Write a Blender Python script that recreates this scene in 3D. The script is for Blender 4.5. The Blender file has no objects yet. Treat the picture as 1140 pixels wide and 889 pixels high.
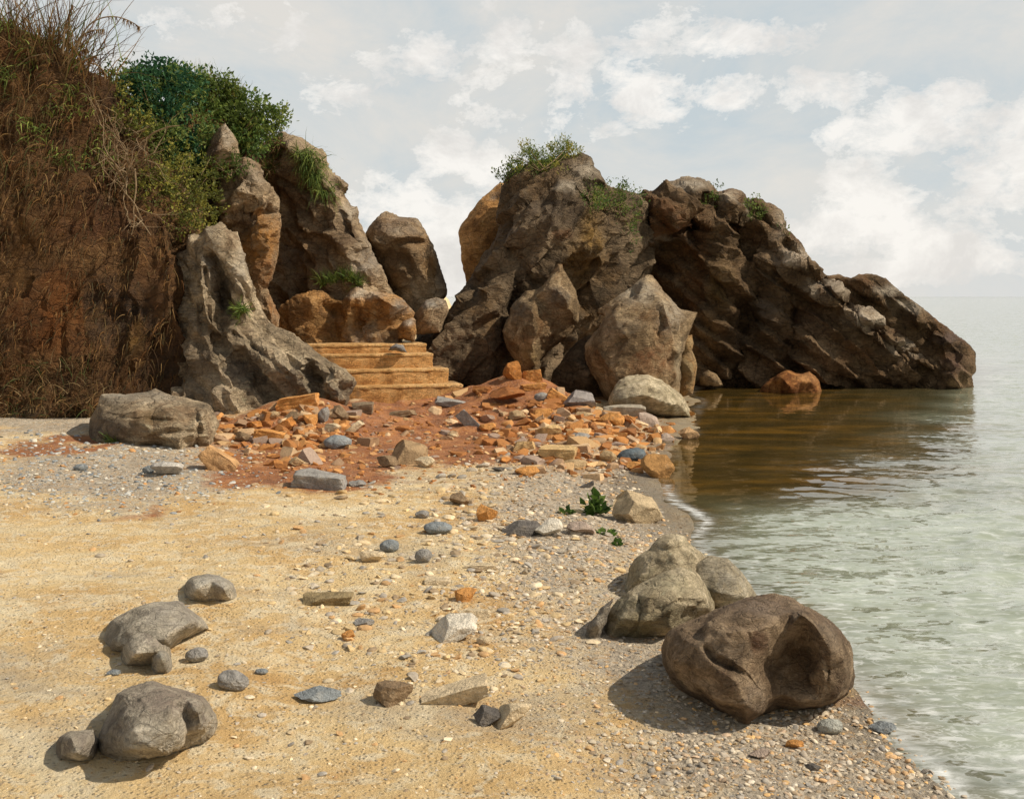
import bpy, math, random
import numpy as np
from mathutils import Vector, geometry
from mathutils.bvhtree import BVHTree

random.seed(7)
RNG = np.random.default_rng(11)
SC = bpy.context.scene
COL = SC.collection
F, CX, HY, H = 1150.0, 570.0, 330.0, 1.65      # focal length in photo px, centre column, horizon row, eye height (m)
SUN = np.array([0.69, -0.12, 0.71]); SUN /= np.linalg.norm(SUN)

# ------------------------------------------------------------------ helpers
def P3(px, py, Y):
    px = np.asarray(px, float); py = np.asarray(py, float); Y = np.asarray(Y, float)
    return np.stack([(px-CX)/F*Y, Y+0*px, H+(HY-py)/F*Y], -1)

def _hash(ix, iy, iz, seed):
    h = (ix.astype(np.int64)*374761393 + iy.astype(np.int64)*668265263 + iz.astype(np.int64)*2147483647 + seed*1274126177) & 0xffffffff
    h = ((h ^ (h >> 13))*1274126177) & 0xffffffff
    h = ((h ^ (h >> 16))*2246822519) & 0xffffffff
    return ((h ^ (h >> 15)) & 0xffffff)/float(0x1000000)

def vnoise(p, seed=0):
    i = np.floor(p).astype(np.int64); f = p-i
    u = f*f*f*(f*(f*6-15)+10)
    r = 0
    for dx in (0, 1):
        for dy in (0, 1):
            for dz in (0, 1):
                w = (u[:, 0] if dx else 1-u[:, 0])*(u[:, 1] if dy else 1-u[:, 1])*(u[:, 2] if dz else 1-u[:, 2])
                r = r + w*_hash(i[:, 0]+dx, i[:, 1]+dy, i[:, 2]+dz, seed)
    return r*2-1

def fbm(p, o=4, seed=0, gain=.5):
    a, s, r = 1.0, 1.0, 0
    for k in range(o):
        r = r + a*vnoise(p*s+17.3*k, seed+k); a *= gain; s *= 2.03
    return r

def ridged(p, o=4, seed=0):
    a, s, r = 1.0, 1.0, 0
    for k in range(o):
        r = r + a*(1-2*np.abs(vnoise(p*s+9.1*k, seed+k))); a *= .5; s *= 2.1
    return r/1.9

def facet(p, seed=0, w=.25, tilt=.9):
    """blocky jointed relief: each cell has its own offset and tilt, with scarps between cells"""
    i = np.floor(p).astype(np.int64)
    d1 = np.full(len(p), 9.0); d2 = np.full(len(p), 9.0)
    v1 = np.zeros(len(p)); v2 = np.zeros(len(p))
    for dx in (-1, 0, 1):
        for dy in (-1, 0, 1):
            for dz in (-1, 0, 1):
                a, b, c = i[:, 0]+dx, i[:, 1]+dy, i[:, 2]+dz
                s = np.stack([a+_hash(a, b, c, seed), b+_hash(a, b, c, seed+1), c+_hash(a, b, c, seed+2)], -1)
                t = np.stack([_hash(a, b, c, seed+3), _hash(a, b, c, seed+4), _hash(a, b, c, seed+5)], -1)-.5
                q = p-s
                d = np.sqrt((q*q).sum(1))
                v = (_hash(a, b, c, seed+6)-.5)+tilt*(q*t).sum(1)
                n = d < d1
                m = (~n) & (d < d2)
                d2 = np.where(n, d1, np.where(m, d, d2)); v2 = np.where(n, v1, np.where(m, v, v2))
                d1 = np.where(n, d, d1); v1 = np.where(n, v, v1)
    e = np.clip((d2-d1)/w, 0, 1)
    return v1*(.5+.5*e)+v2*(.5-.5*e), np.exp(-((d2-d1)/.07)**2)

def sstep(a, b, x):
    t = np.clip((x-a)/(b-a), 0, 1); return t*t*(3-2*t)

def seg_dist(pts, poly, closed=True):
    poly = np.asarray(poly, float)[:, :2]
    d = np.full(len(pts), 1e9)
    n = len(poly)
    for k in range(n if closed else n-1):
        a, b = poly[k], poly[(k+1) % n]
        ab = b-a
        t = np.clip(((pts-a)@ab)/max(ab@ab, 1e-9), 0, 1)
        q = pts-(a+t[:, None]*ab)
        d = np.minimum(d, (q*q).sum(1))
    return np.sqrt(d)

def inside(pts, poly):
    poly = np.asarray(poly, float)[:, :2]
    r = np.zeros(len(pts), bool)
    n = len(poly); j = n-1
    x, y = pts[:, 0], pts[:, 1]
    for i in range(n):
        xi, yi = poly[i]; xj, yj = poly[j]
        if yi != yj:
            c = ((yi > y) != (yj > y)) & (x < (xj-xi)*(y-yi)/(yj-yi)+xi)
            r ^= c
        j = i
    return r

def tin(ctrl, pts):
    """linear interpolation over the Delaunay triangles of control points (x,y,d)"""
    ctrl = np.asarray(ctrl, float)
    vs, es, fs, ov, oe, of = geometry.delaunay_2d_cdt([Vector(c[:2]) for c in ctrl], [], [], 0, 1e-6)
    dv = np.array([ctrl[o[0], 2] for o in ov])
    V = np.array([v[:] for v in vs])
    out = np.full(len(pts), np.nan)
    for f in fs:
        a, b, c = V[f[0]], V[f[1]], V[f[2]]
        den = (b[1]-c[1])*(a[0]-c[0])+(c[0]-b[0])*(a[1]-c[1])
        if abs(den) < 1e-9: continue
        l0 = ((b[1]-c[1])*(pts[:, 0]-c[0])+(c[0]-b[0])*(pts[:, 1]-c[1]))/den
        l1 = ((c[1]-a[1])*(pts[:, 0]-c[0])+(a[0]-c[0])*(pts[:, 1]-c[1]))/den
        l2 = 1-l0-l1
        m = (l0 >= -1e-6) & (l1 >= -1e-6) & (l2 >= -1e-6)
        out[m] = l0[m]*dv[f[0]]+l1[m]*dv[f[1]]+l2[m]*dv[f[2]]
    bad = np.isnan(out)
    if bad.any():
        q = pts[bad]
        dd = ((q[:, None, :]-ctrl[None, :, :2])**2).sum(2)
        out[bad] = ctrl[dd.argmin(1), 2]
    return out

def new_mesh(name, V, faces, mat=None, smooth=True, colors=None, colname='tint'):
    me = bpy.data.meshes.new(name)
    V = np.ascontiguousarray(V, dtype=np.float32)
    if isinstance(faces, np.ndarray):
        k = faces.shape[1]; n = len(faces)
        me.vertices.add(len(V)); me.vertices.foreach_set('co', V.ravel())
        me.loops.add(n*k); me.loops.foreach_set('vertex_index', np.ascontiguousarray(faces, dtype=np.int32).ravel())
        me.polygons.add(n)
        me.polygons.foreach_set('loop_start', np.arange(0, n*k, k, dtype=np.int32))
        me.update(calc_edges=True)
    else:
        me.from_pydata(V.tolist(), [], faces); me.update()
    me.polygons.foreach_set('use_smooth', np.full(len(me.polygons), smooth))
    if colors is not None:
        a = me.color_attributes.new(colname, 'FLOAT_COLOR', 'POINT')
        c = np.ones((len(V), 4), np.float32); c[:, :colors.shape[1]] = colors
        a.data.foreach_set('color', c.ravel())
    if mat: me.materials.append(mat)
    me.validate()
    return me

def link(name, me, loc=(0, 0, 0), parent=None, label=None, cat=None, group=None, kind=None):
    o = bpy.data.objects.new(name, me)
    COL.objects.link(o)
    o.location = loc
    if parent: o.parent = parent
    if label: o['label'] = label
    if cat: o['category'] = cat
    if group: o['group'] = group
    if kind: o['kind'] = kind
    return o

def empty(name, loc, label, cat, group=None):
    return link(name, None, loc, None, label, cat, group)

# ------------------------------------------------------------------ node helper
class N:
    def __init__(s, name):
        s.m = bpy.data.materials.new(name); s.m.use_nodes = True
        s.t = s.m.node_tree; s.t.nodes.clear()
        s.out = s.t.nodes.new('ShaderNodeOutputMaterial')
    def n(s, typ, **k):
        x = s.t.nodes.new('ShaderNode'+typ)
        for a, b in k.items(): setattr(x, a, b)
        return x
    def put(s, sock, v):
        if v is None: return
        if isinstance(v, bpy.types.NodeSocket): s.t.links.new(v, sock)
        elif isinstance(v, (tuple, list)) and len(v) == 3 and sock.type == 'RGBA': sock.default_value = (*v, 1)
        else: sock.default_value = v
    def obj(s): return s.n('TexCoord').outputs['Object']
    def pos(s): return s.n('NewGeometry').outputs['Position']
    def map(s, v, scale=(1, 1, 1), rot=(0, 0, 0), loc=(0, 0, 0)):
        x = s.n('Mapping'); s.put(x.inputs['Vector'], v)
        x.inputs['Scale'].default_value = scale; x.inputs['Rotation'].default_value = rot; x.inputs['Location'].default_value = loc
        return x.outputs[0]
    def noise(s, v, scale, det=4, rough=.55, dist=0.0):
        x = s.n('TexNoise'); s.put(x.inputs['Vector'], v)
        x.inputs['Scale'].default_value = scale; x.inputs['Detail'].default_value = det
        x.inputs['Roughness'].default_value = rough; x.inputs['Distortion'].default_value = dist
        return x.outputs['Fac']
    def vor(s, v, scale, feat='F1', out='Distance'):
        x = s.n('TexVoronoi', feature=feat); s.put(x.inputs['Vector'], v); x.inputs['Scale'].default_value = scale
        return x.outputs[out]
    def ramp(s, f, stops, interp='LINEAR'):
        x = s.n('ValToRGB'); s.put(x.inputs[0], f); e = x.color_ramp; e.interpolation = interp
        while len(e.elements) < len(stops): e.elements.new(.5)
        for el, (p, c) in zip(e.elements, stops):
            el.position = p; el.color = (*c, 1) if isinstance(c, (tuple, list)) else (c, c, c, 1)
        return x.outputs[0]
    def mix(s, f, a, b, blend='MIX'):
        x = s.n('Mix', data_type='RGBA', blend_type=blend)
        s.put(x.inputs[0], f); s.put(x.inputs[6], a); s.put(x.inputs[7], b)
        return x.outputs[2]
    def math(s, op, a, b=None, clamp=False):
        x = s.n('Math', operation=op, use_clamp=clamp); s.put(x.inputs[0], a)
        if b is not None: s.put(x.inputs[1], b)
        return x.outputs[0]
    def attr(s, name):
        return s.n('Attribute', attribute_name=name)
    def bump(s, h, strength=.5, dist=.02, normal=None):
        x = s.n('Bump'); s.put(x.inputs['Height'], h); x.inputs['Strength'].default_value = strength; x.inputs['Distance'].default_value = dist
        s.put(x.inputs['Normal'], normal)
        return x.outputs[0]
    def bsdf(s, col, rough=.9, normal=None, spec=.2, **k):
        x = s.n('BsdfPrincipled'); s.put(x.inputs['Base Color'], col); s.put(x.inputs['Roughness'], rough)
        s.put(x.inputs['Normal'], normal); x.inputs['Specular IOR Level'].default_value = spec
        for a, b in k.items(): s.put(x.inputs[a.replace('_', ' ')], b)
        s.t.links.new(x.outputs[0], s.out.inputs[0])
        return x

def rock_mat(name, dark, mid, light, patch=None, size=1.0, streak=None, bump=1.0):
    """weathered rock: cloudy tone, stretched strata, pale scratches, mineral stains from the 'tint' attribute"""
    s = N(name); v = s.obj()
    dark, mid, light = [(q[0]*1.16, q[1]*1.06, q[2]*.90) for q in (dark, mid, light)]
    k = 1/size
    a = s.noise(v, 1.6*k, 9, .68, .4)
    c = s.ramp(a, [(.34, dark), (.49, mid), (.64, light)])
    if patch:
        pm = s.ramp(s.noise(s.map(v, loc=(5, 3, 1)), 1.1*k, 6, .6, .6), [(.55, 0), (.66, 1)])
        c = s.mix(s.math('MULTIPLY', pm, .75), c, patch)
    st = s.noise(s.map(v, scale=(1, 1, 4.5), rot=streak or (0.2, .6, .1)), 2.6*k, 7, .65, .8)
    c = s.mix(1.0, c, s.ramp(st, [(.30, .62), (.5, 1.0), (.72, 1.28)]), 'MULTIPLY')
    sp = s.noise(v, 26*k, 5, .7)
    c = s.mix(1.0, c, s.ramp(sp, [(.32, .62), (.5, 1.0), (.68, 1.35)]), 'MULTIPLY')
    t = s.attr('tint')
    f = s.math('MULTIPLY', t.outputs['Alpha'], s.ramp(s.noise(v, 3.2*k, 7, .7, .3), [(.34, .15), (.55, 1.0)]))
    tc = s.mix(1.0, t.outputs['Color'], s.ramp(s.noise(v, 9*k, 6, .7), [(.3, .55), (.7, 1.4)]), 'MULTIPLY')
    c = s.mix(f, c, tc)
    lich = s.math('MULTIPLY', s.ramp(s.noise(s.map(v, loc=(7, 1, 4)), 7*k, 8, .72, .4), [(.57, 0), (.66, .55)]), s.ramp(s.noise(v, .9*k, 3, .6), [(.42, 0), (.6, 1)]))
    c = s.mix(lich, c, tuple(min(.7, q*1.15) for q in light))
    h1 = s.noise(v, 5*k, 10, .68, .3)
    vd = s.n('VectorMath', operation='ADD'); s.put(vd.inputs[0], v)
    h2 = s.noise(s.map(v, scale=(1, 1, 3.2), rot=streak or (0.2, .6, .1)), 9*k, 8, .7, .5)
    h3 = s.noise(v, 38*k, 6, .75)
    ck = s.n('TexVoronoi', feature='DISTANCE_TO_EDGE'); ck.inputs['Scale'].default_value = 2.3*k
    wv = s.n('VectorMath', operation='ADD'); s.put(wv.inputs[0], s.map(v, scale=(1, 1, 1.9), rot=streak or (0.2, .6, .1)))
    nv = s.n('TexNoise'); s.put(nv.inputs['Vector'], v); nv.inputs['Scale'].default_value = 3*k; nv.inputs['Detail'].default_value = 6
    sc_ = s.n('VectorMath', operation='SCALE'); s.put(sc_.inputs[0], nv.outputs['Color']); sc_.inputs['Scale'].default_value = .55*size
    s.put(wv.inputs[1], sc_.outputs[0]); s.put(ck.inputs['Vector'], wv.outputs[0])
    crack = s.ramp(ck.outputs['Distance'], [(.0, 0), (.035, 1)])
    c = s.mix(s.ramp(ck.outputs['Distance'], [(.0, .62), (.022, 0)]), c, tuple(q*.55 for q in dark))
    h = s.math('ADD', s.math('MULTIPLY', h1, .55), s.math('ADD', s.math('MULTIPLY', h2, .85), s.math('ADD', s.math('MULTIPLY', h3, .42), s.math('MULTIPLY', crack, .22))))
    s.bsdf(c, .9, s.bump(h, min(1, 1.0*bump), .10*size), .2)
    return s.m

# ------------------------------------------------------------------ traced rocks with real depth
def chisel(V, faces, n):
    """nearest points on a version of the shape cut down to about n flat faces: broken planes with firm arrises"""
    me = bpy.data.meshes.new('cut'); me.from_pydata(V.tolist(), [], faces.tolist()); me.update()
    o = bpy.data.objects.new('cut', me); COL.objects.link(o)
    m = o.modifiers.new('d', 'DECIMATE'); m.ratio = min(1.0, n/len(faces))
    dg = bpy.context.evaluated_depsgraph_get(); ev = o.evaluated_get(dg); lo = ev.to_mesh()
    bv = BVHTree.FromPolygons([v.co.copy() for v in lo.vertices], [tuple(p.vertices) for p in lo.polygons])
    out = np.array([bv.find_nearest(Vector(p))[0][:] for p in V])
    ev.to_mesh_clear(); bpy.data.objects.remove(o); bpy.data.meshes.remove(me)
    return out
FRONT = {}
def resample(poly, step, jag, rng):
    """walk the outline at `step` px, with small irregular knocks so edges read as broken stone"""
    out = []
    n = len(poly)
    for k in range(n):
        a, b = np.array(poly[k], float), np.array(poly[(k+1) % n], float)
        L = np.hypot(*(b[:2]-a[:2])); m = max(1, int(round(L/step)))
        for j in range(m): out.append(a+(b-a)*j/m)
    out = np.array(out)
    if jag:
        nn = len(out)
        for lam in (3, 7, 16):
            r = rng.normal(size=(max(3, nn//lam), 2)); x = np.linspace(0, len(r), nn, endpoint=False)
            i = x.astype(int) % len(r); f = (x-np.floor(x))[:, None]
            out[:, :2] += jag*.42*(r[i]*(1-f)+r[(i+1) % len(r)]*f)
    return out

def rock(name, label, cat, outline, Y, ctrl=(), bulge=.4, R=40, T=1.0, step=3.0, mat=None, rough=.08, size=.6,
         grooves=(), stains_lights=(), jag=1.0, seed=1, ffac=.8, key=None, group=None, parent=None, aniso=(1, 1, 1), strata=None, soft=2, dip=25, st=1.5, cut=240, cutmix=.9):
    rng = np.random.default_rng(seed)
    ol = [(p[0], p[1], p[2] if len(p) > 2 else 0.0) for p in outline]
    B = resample(ol, step, jag, rng)
    x0, y0 = B[:, :2].min(0); x1, y1 = B[:, :2].max(0)
    gx, gy = np.meshgrid(np.arange(x0, x1, step), np.arange(y0, y1, step*.87))
    gx = gx+(np.arange(gx.shape[0]) % 2)[:, None]*step*.5
    G = np.stack([gx.ravel(), gy.ravel()], -1)+rng.normal(size=(gx.size, 2))*step*.12
    G = G[inside(G, B)]
    G = G[seg_dist(G, B) > step*.55]
    nb = len(B)
    P = np.vstack([B[:, :2], G])
    vs, es, fs, ov, oe, of = geometry.delaunay_2d_cdt([Vector(p) for p in P], [(i, (i+1) % nb) for i in range(nb)], [], 1, 1e-5)
    src = np.array([o[0] if o else -1 for o in ov])
    V2 = np.array([v[:] for v in vs])
    isb = (src >= 0) & (src < nb)
    e = seg_dist(V2, B); e[isb] = 0
    tri = np.array([f for f in fs])
    cpts = [tuple(b) for b in B[::max(1, int(9/step))]]
    d = tin(list(cpts)+[tuple(c) for c in ctrl], V2)
    # depth of the rim, for the back
    idx = np.arange(0, nb, max(1, nb//80))
    w = 1/(((V2[:, None, :]-B[None, idx, :2])**2).sum(2)+4.0)
    de = (w*B[idx, 2]).sum(1)/w.sum(1)
    db = np.where(isb, d, 0)
    if soft:                                            # ease the comb-like kinks of steep triangles
        ed = np.vstack([tri[:, [0, 1]], tri[:, [1, 2]], tri[:, [2, 0]]])
        for _ in range(soft):
            sm = np.zeros(len(d)); ct = np.zeros(len(d))
            np.add.at(sm, ed[:, 0], d[ed[:, 1]]); np.add.at(sm, ed[:, 1], d[ed[:, 0]])
            np.add.at(ct, ed[:, 0], 1); np.add.at(ct, ed[:, 1], 1)
            d = np.where(isb, d, .4*d+.6*sm/np.maximum(ct, 1))
    t = np.clip(e/R, 0, 1); d = d-bulge*np.sqrt(1-(1-t)**2)
    for line, wd, dp in grooves:
        d = d+dp*np.exp(-(seg_dist(V2, line, False)/wd)**2)*np.clip(e/(2*step), 0, 1)
    Rb = max(e.max(), 1e-6)
    back = np.maximum(de+T*np.sqrt(1-(1-np.clip(e/Rb, 0, 1))**2), d+.02)
    nF = len(V2)
    inner = np.where(~isb)[0]
    bi = np.arange(nF); bi[inner] = nF+np.arange(len(inner))
    VV = np.vstack([P3(V2[:, 0], V2[:, 1], Y+d), P3(V2[inner, 0], V2[inner, 1], Y+back[inner])])
    # faces: front must face the camera (-Y)
    a, b, c = VV[tri[:, 0]], VV[tri[:, 1]], VV[tri[:, 2]]
    flip = np.cross(b-a, c-a)[:, 1].mean() > 0
    tf = tri[:, ::-1] if flip else tri
    faces = np.vstack([tf, bi[tf][:, ::-1]])
    # normals + relief
    fn = np.cross(VV[faces[:, 1]]-VV[faces[:, 0]], VV[faces[:, 2]]-VV[faces[:, 0]])
    vn = np.zeros_like(VV)
    for k in range(3): np.add.at(vn, faces[:, k], fn)
    vn /= np.linalg.norm(vn, axis=1)[:, None]+1e-12
    for _ in range(2):
        sm = np.zeros_like(vn)
        for k in range(3):
            np.add.at(sm, faces[:, k], vn[faces[:, (k+1) % 3]]); np.add.at(sm, faces[:, k], vn[faces[:, (k+2) % 3]])
        vn = sm/(np.linalg.norm(sm, axis=1)[:, None]+1e-12)
    q = VV/size*np.array(aniso)
    ca, sa = math.cos(math.radians(dip)), math.sin(math.radians(dip))
    q = np.stack([(q[:, 0]*ca+q[:, 2]*sa)/st, q[:, 1]/1.15, (-q[:, 0]*sa+q[:, 2]*ca)*1.2], -1)      # slabs run along the dip
    fa, cr = facet(q+.16*np.stack([fbm(q*1.3, 3, seed+50), fbm(q*1.3, 3, seed+60), fbm(q*1.3, 3, seed+70)], -1), seed, .15)
    fb, cr2 = facet(q*2.7+3, seed+9, .15)
    fc, cr3 = facet(q*6.5+7, seed+19, .2)
    h = ffac*(fa*1.25+.55*fb+.30*fc)+.08*ridged(q*.9, 3, seed+20)+.05*fbm(q*4, 3, seed+30)-.22*cr*ffac-.12*cr2*ffac
    if strata:                                          # overlapping bedding ledges
        (sx_, sy_, sz_), lam, sa = strata
        sn = np.array([sx_, sy_, sz_]); sn = sn/np.linalg.norm(sn)
        uu = (VV@sn)/lam+.35*fbm(q*.7, 3, seed+80)
        k = np.floor(uu); fr = uu-k
        am = .25+.75*_hash(k.astype(np.int64), np.zeros(len(k), np.int64), np.floor(fbm(q*.5, 2, seed+81)*2).astype(np.int64), seed)
        h = h+sa*am*(np.minimum(fr/.82, (1-fr)/.18)-.5)
    h = h-h.mean()
    amp = np.full(len(VV), rough)
    ee = np.concatenate([e, e[inner]])
    amp *= .45+.55*sstep(0, 4.5*step, ee)
    VV = VV+vn*(h*amp)[:, None]
    ed = np.vstack([faces[:, [0, 1]], faces[:, [1, 2]], faces[:, [2, 0]]])
    ct = np.zeros(len(VV)); np.add.at(ct, ed[:, 0], 1); np.add.at(ct, ed[:, 1], 1)
    for it in range(3):                                 # wear the rim so that it breaks cleanly
        sm = np.zeros_like(VV)
        np.add.at(sm, ed[:, 0], VV[ed[:, 1]]); np.add.at(sm, ed[:, 1], VV[ed[:, 0]])
        wgt = (.62*sstep(4*step, 2*step, ee)*.7)[:, None]
        wgt[:nF][isb] = .35
        VV = VV*(1-wgt)+wgt*sm/np.maximum(ct, 1)[:, None]
    if cut:
        c1 = chisel(VV, faces, cut); c2 = chisel(VV, faces, cut*5)
        fine = fbm(VV/size*6, 4, seed+90)*rough*.11
        VV = VV*(1-cutmix)+cutmix*(.62*c1+.38*c2)+vn*fine[:, None]
    tint = np.zeros((len(VV), 4))
    V2b = np.vstack([V2, V2[inner]])
    for sx, sy, sr, colr, *al in stains_lights:
        rx, ry = sr if isinstance(sr, tuple) else (sr, sr)
        wgt = np.exp(-(((V2b[:, 0]-sx)/rx)**2+((V2b[:, 1]-sy)/ry)**2)**1.5)*(al[0] if al else 1)
        tint[:, :3] = np.where(wgt[:, None] > tint[:, 3:4], np.array(colr), tint[:, :3]); tint[:, 3] = np.maximum(tint[:, 3], wgt)
    base = np.array([VV[:, 0].mean(), VV[:, 1].mean(), VV[:, 2].min()])
    me = new_mesh(name, VV-base, faces, mat, True, tint)
    me.set_sharp_from_angle(angle=math.radians(26))
    o = link(name, me, base, parent, label if not parent else None, cat if not parent else None, group)
    FRONT[key or name] = (V2, VV[:nF])
    return o

def on(key, px, py):
    """the point of a built rock's surface that the photo shows at this pixel"""
    V2, V = FRONT[key]
    i = ((V2-np.array([px, py]))**2).sum(1).argmin()
    return V[i].copy()
# ------------------------------------------------------------------ terrain
SHY = np.array([-40, 0, 2.5, 3.57, 4.57, 5.3, 6.1, 7.3, 8.25, 9.26, 11.2, 15.2, 19, 22, 30, 60, 200, 5000.])
SHX = np.array([4.5, 1.95, 1.72, 1.60, 1.50, 1.40, 1.34, 1.24, 1.12, 1.14, 1.66, 2.55, 3.5, 3.9, 3.5, 1, -20, -900.])
def shore(X, Y): return (np.interp(Y, SHY, SHX)-X)*.93
def gz(X, Y):
    X = np.asarray(X, float); Y = np.asarray(Y, float)
    p = np.stack([X.ravel(), Y.ravel(), 0*X.ravel()], -1)
    s = shore(X, Y)+(.11*vnoise(p*1.3, 5)+.22*vnoise(p*.62, 6)).reshape(X.shape)*(np.abs(X) < 40)
    z = np.where(s > 0, .38*(1-np.exp(-np.maximum(s, 0)/6)), np.maximum(-.10*np.abs(s), -3))
    z = z+(.030*vnoise(p*.9, 1)+.016*vnoise(p*2.6, 2)+.005*vnoise(p*9, 3)).reshape(X.shape)*np.clip(s*2, .15, 1)
    def hump(x, y, sx, sy, h): return h*np.exp(-((X-x)/sx)**2-((Y-y)/sy)**2)
    z = z+hump(-2.4, 11.8, .75, .7, .32)+hump(.02, 14.7, .75, .75, .40)+hump(.35, 14.0, 1.0, .8, .12)+hump(.6, 13.2, 1.0, .9, .08)+hump(-.03, 14.05, .22, .16, -.12)
    z = z+hump(-1.30, 3.95, .42, .22, .035)+hump(-1.62, 5.1, .45, .28, .035)+hump(1.02, 4.35, .4, .3, .02)   # sand banked against the near stones
    hz = np.exp(-((X+.6)/2.6)**4-((Y-13.3)/1.9)**4)
    z = z+.045*hz*(fbm(p*3.3, 3, 91)).reshape(X.shape)
    # terrace at the head of the stairs and rising land behind the cliff
    z = z+.52*sstep(15.45, 15.75, Y)*sstep(-1.4, -1.75, X)*sstep(-3.9, -3.2, X)
    z = z+2.6*sstep(16.5, 24, Y)*sstep(-4.6, -8.5, X)*np.clip(s*2, 0, 1)
    return z
def gat(x, y): return float(gz(np.array([x]), np.array([y]))[0])

def G(px, py):
    """where the photo's pixel meets the beach"""
    Y = 2.2*np.exp(np.linspace(0, math.log(22/2.2), 900))
    p = P3(np.full(900, px), np.full(900, py), Y)
    dz = p[:, 2]-gz(p[:, 0], p[:, 1])
    i = int(np.argmax(dz < 0)) if (dz < 0).any() else 899
    j = max(i-1, 0)
    t = dz[j]/(dz[j]-dz[i]+1e-12) if i > j else 0
    r = p[j]+(p[i]-p[j])*t
    return r

def axis(lo, hi, fine0, fine1, d0, grow, far):
    a = list(np.arange(lo, hi, d0)); d = d0
    x = hi
    while x < far: a.append(x); d *= grow; x += d
    b = []; d = d0; x = lo-d0
    while x > -far if fine0 is None else x > fine0: b.append(x); d *= grow; x -= d
    return np.array(b[::-1]+a)

XS = axis(-5.2, 3.6, None, 0, .024, 1.10, 4200)
ys = [-30, -15, -6, -2, 0, 1.0, 1.6]; y = 2.0
while y < 17: ys.append(y); y += max(.012, .0032*y)
d = .06
while y < 4500: ys.append(y); d *= 1.09; y += d
YS = np.array(ys)
gx, gy = np.meshgrid(XS, YS)
ZZ = gz(gx, gy)
V = np.stack([gx.ravel(), gy.ravel(), ZZ.ravel()], -1)
nx, ny = len(XS), len(YS)
ii = (np.arange(ny-1)[:, None]*nx+np.arange(nx-1)[None, :]).ravel()
faces = np.stack([ii, ii+1, ii+1+nx, ii+nx], -1)
Yv = np.maximum(V[:, 1], .3)
px = CX+F*V[:, 0]/Yv; py = HY+F*(H-V[:, 2])/Yv
wob = np.stack([V[:, 0]*2.2, V[:, 1]*2.2, 0*V[:, 0]], -1)
wx = fbm(wob, 4, 31)*22; wy = fbm(wob, 4, 37)*10
def zone(cx, cy, rx, ry, a=1.0): return a*np.exp(-((((px+wx-cx)/rx)**2+((py+wy-cy)/ry)**2)**1.4))
red = np.clip(zone(325, 492, 110, 50)+zone(440, 478, 120, 42)+zone(545, 455, 90, 40)+zone(330, 530, 110, 14, .9)+zone(495, 500, 120, 22, .8)+zone(575, 424, 80, 34)
              + zone(45, 497, 55, 11, .8)+zone(112, 492, 34, 7, .9)+zone(160, 572, 45, 9, .55)+zone(975, 790, 70, 7, .6), 0, 1)
grey = np.clip(zone(120, 525, 150, 40)+zone(650, 560, 130, 70, .9)+zone(640, 660, 90, 90, .55)+zone(760, 740, 120, 50, .9)
               + zone(900, 850, 240, 70, 1.0)+zone(30, 468, 130, 14, .9)+zone(1080, 880, 160, 60), 0, 1)
rubb = np.clip(zone(665, 495, 105, 42, 1.0), 0, 1)
sd = shore(V[:, 0], V[:, 1])
wet = sstep(.42, .05, sd+.06*fbm(wob*1.5, 3, 41))
zc = np.stack([red, grey, wet, rubb], -1)

s = N('beach_sand'); v = s.obj()
t = s.attr('zone'); sp = s.n('SeparateColor'); s.put(sp.inputs[0], t.outputs['Color'])
n1 = s.noise(v, 1.1, 8, .65, .5)
sand = s.ramp(n1, [(.28, (.53, .30, .11)), (.42, (.67, .43, .18)), (.56, (.77, .55, .27)), (.70, (.84, .69, .43))])
n2 = s.noise(s.map(v, scale=(1, 1.0, 1)), 9, 7, .7, .6)
sand = s.mix(s.ramp(n2, [(.49, 0), (.60, .85)]), sand, (.82, .68, .45))
sand = s.mix(s.ramp(s.noise(s.map(v, loc=(3, 8, 0)), 14, 6, .7, .4), [(.60, 0), (.70, .8)]), sand, (.36, .25, .14))
pc = s.n('TexVoronoi'); s.put(pc.inputs['Vector'], v); pc.inputs['Scale'].default_value = 46; pc.inputs['Randomness'].default_value = 1
pr = s.ramp(s.n('SeparateColor') and pc.outputs['Distance'], [(.12, 1), (.36, 0)])
prc = s.n('SeparateColor'); s.put(prc.inputs[0], pc.outputs['Color'])
gcol = s.ramp(prc.outputs[0], [(0, (.20, .175, .15)), (.25, (.42, .36, .29)), (.5, (.56, .48, .37)), (.7, (.50, .30, .14)), (.85, (.66, .57, .45)), (1, (.30, .275, .25))], 'CONSTANT')
gravel = s.mix(.55, s.ramp(s.noise(v, 3, 7, .65), [(.3, (.36, .29, .21)), (.55, (.52, .43, .31)), (.7, (.62, .52, .38))]), gcol)
redc = s.ramp(s.noise(v, 3.6, 8, .7, .5), [(.28, (.13, .035, .010)), (.45, (.28, .080, .018)), (.58, (.44, .150, .035)), (.72, (.58, .27, .085))])
redc = s.mix(.14, redc, gcol)
edge = s.ramp(s.noise(v, 6, 7, .7, .3), [(.3, -.0), (.7, 1)])
def zmask(sock, lo=.24, hi=.76):
    m = s.math('ADD', sock, s.math('MULTIPLY', s.math('SUBTRACT', edge, .5), .55))
    return s.ramp(m, [(lo, 0), (hi, 1)])
sand = s.mix(s.ramp(s.noise(s.map(v, loc=(9, 2, 0), scale=(1, 1.6, 1)), .8, 6, .65, .6), [(.52, 0), (.66, .62)]), sand, (.46, .385, .28))
sand = s.mix(s.ramp(s.noise(s.map(v, loc=(1, 6, 0), scale=(1, 1.7, 1)), 1.7, 6, .65, .8), [(.54, 0), (.66, .7)]), sand, (.86, .72, .47))
c = s.mix(s.math('MULTIPLY', pr, .35), sand, gcol)
c = s.mix(s.math('MULTIPLY', zmask(sp.outputs[1]), .88), c, gravel)
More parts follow.
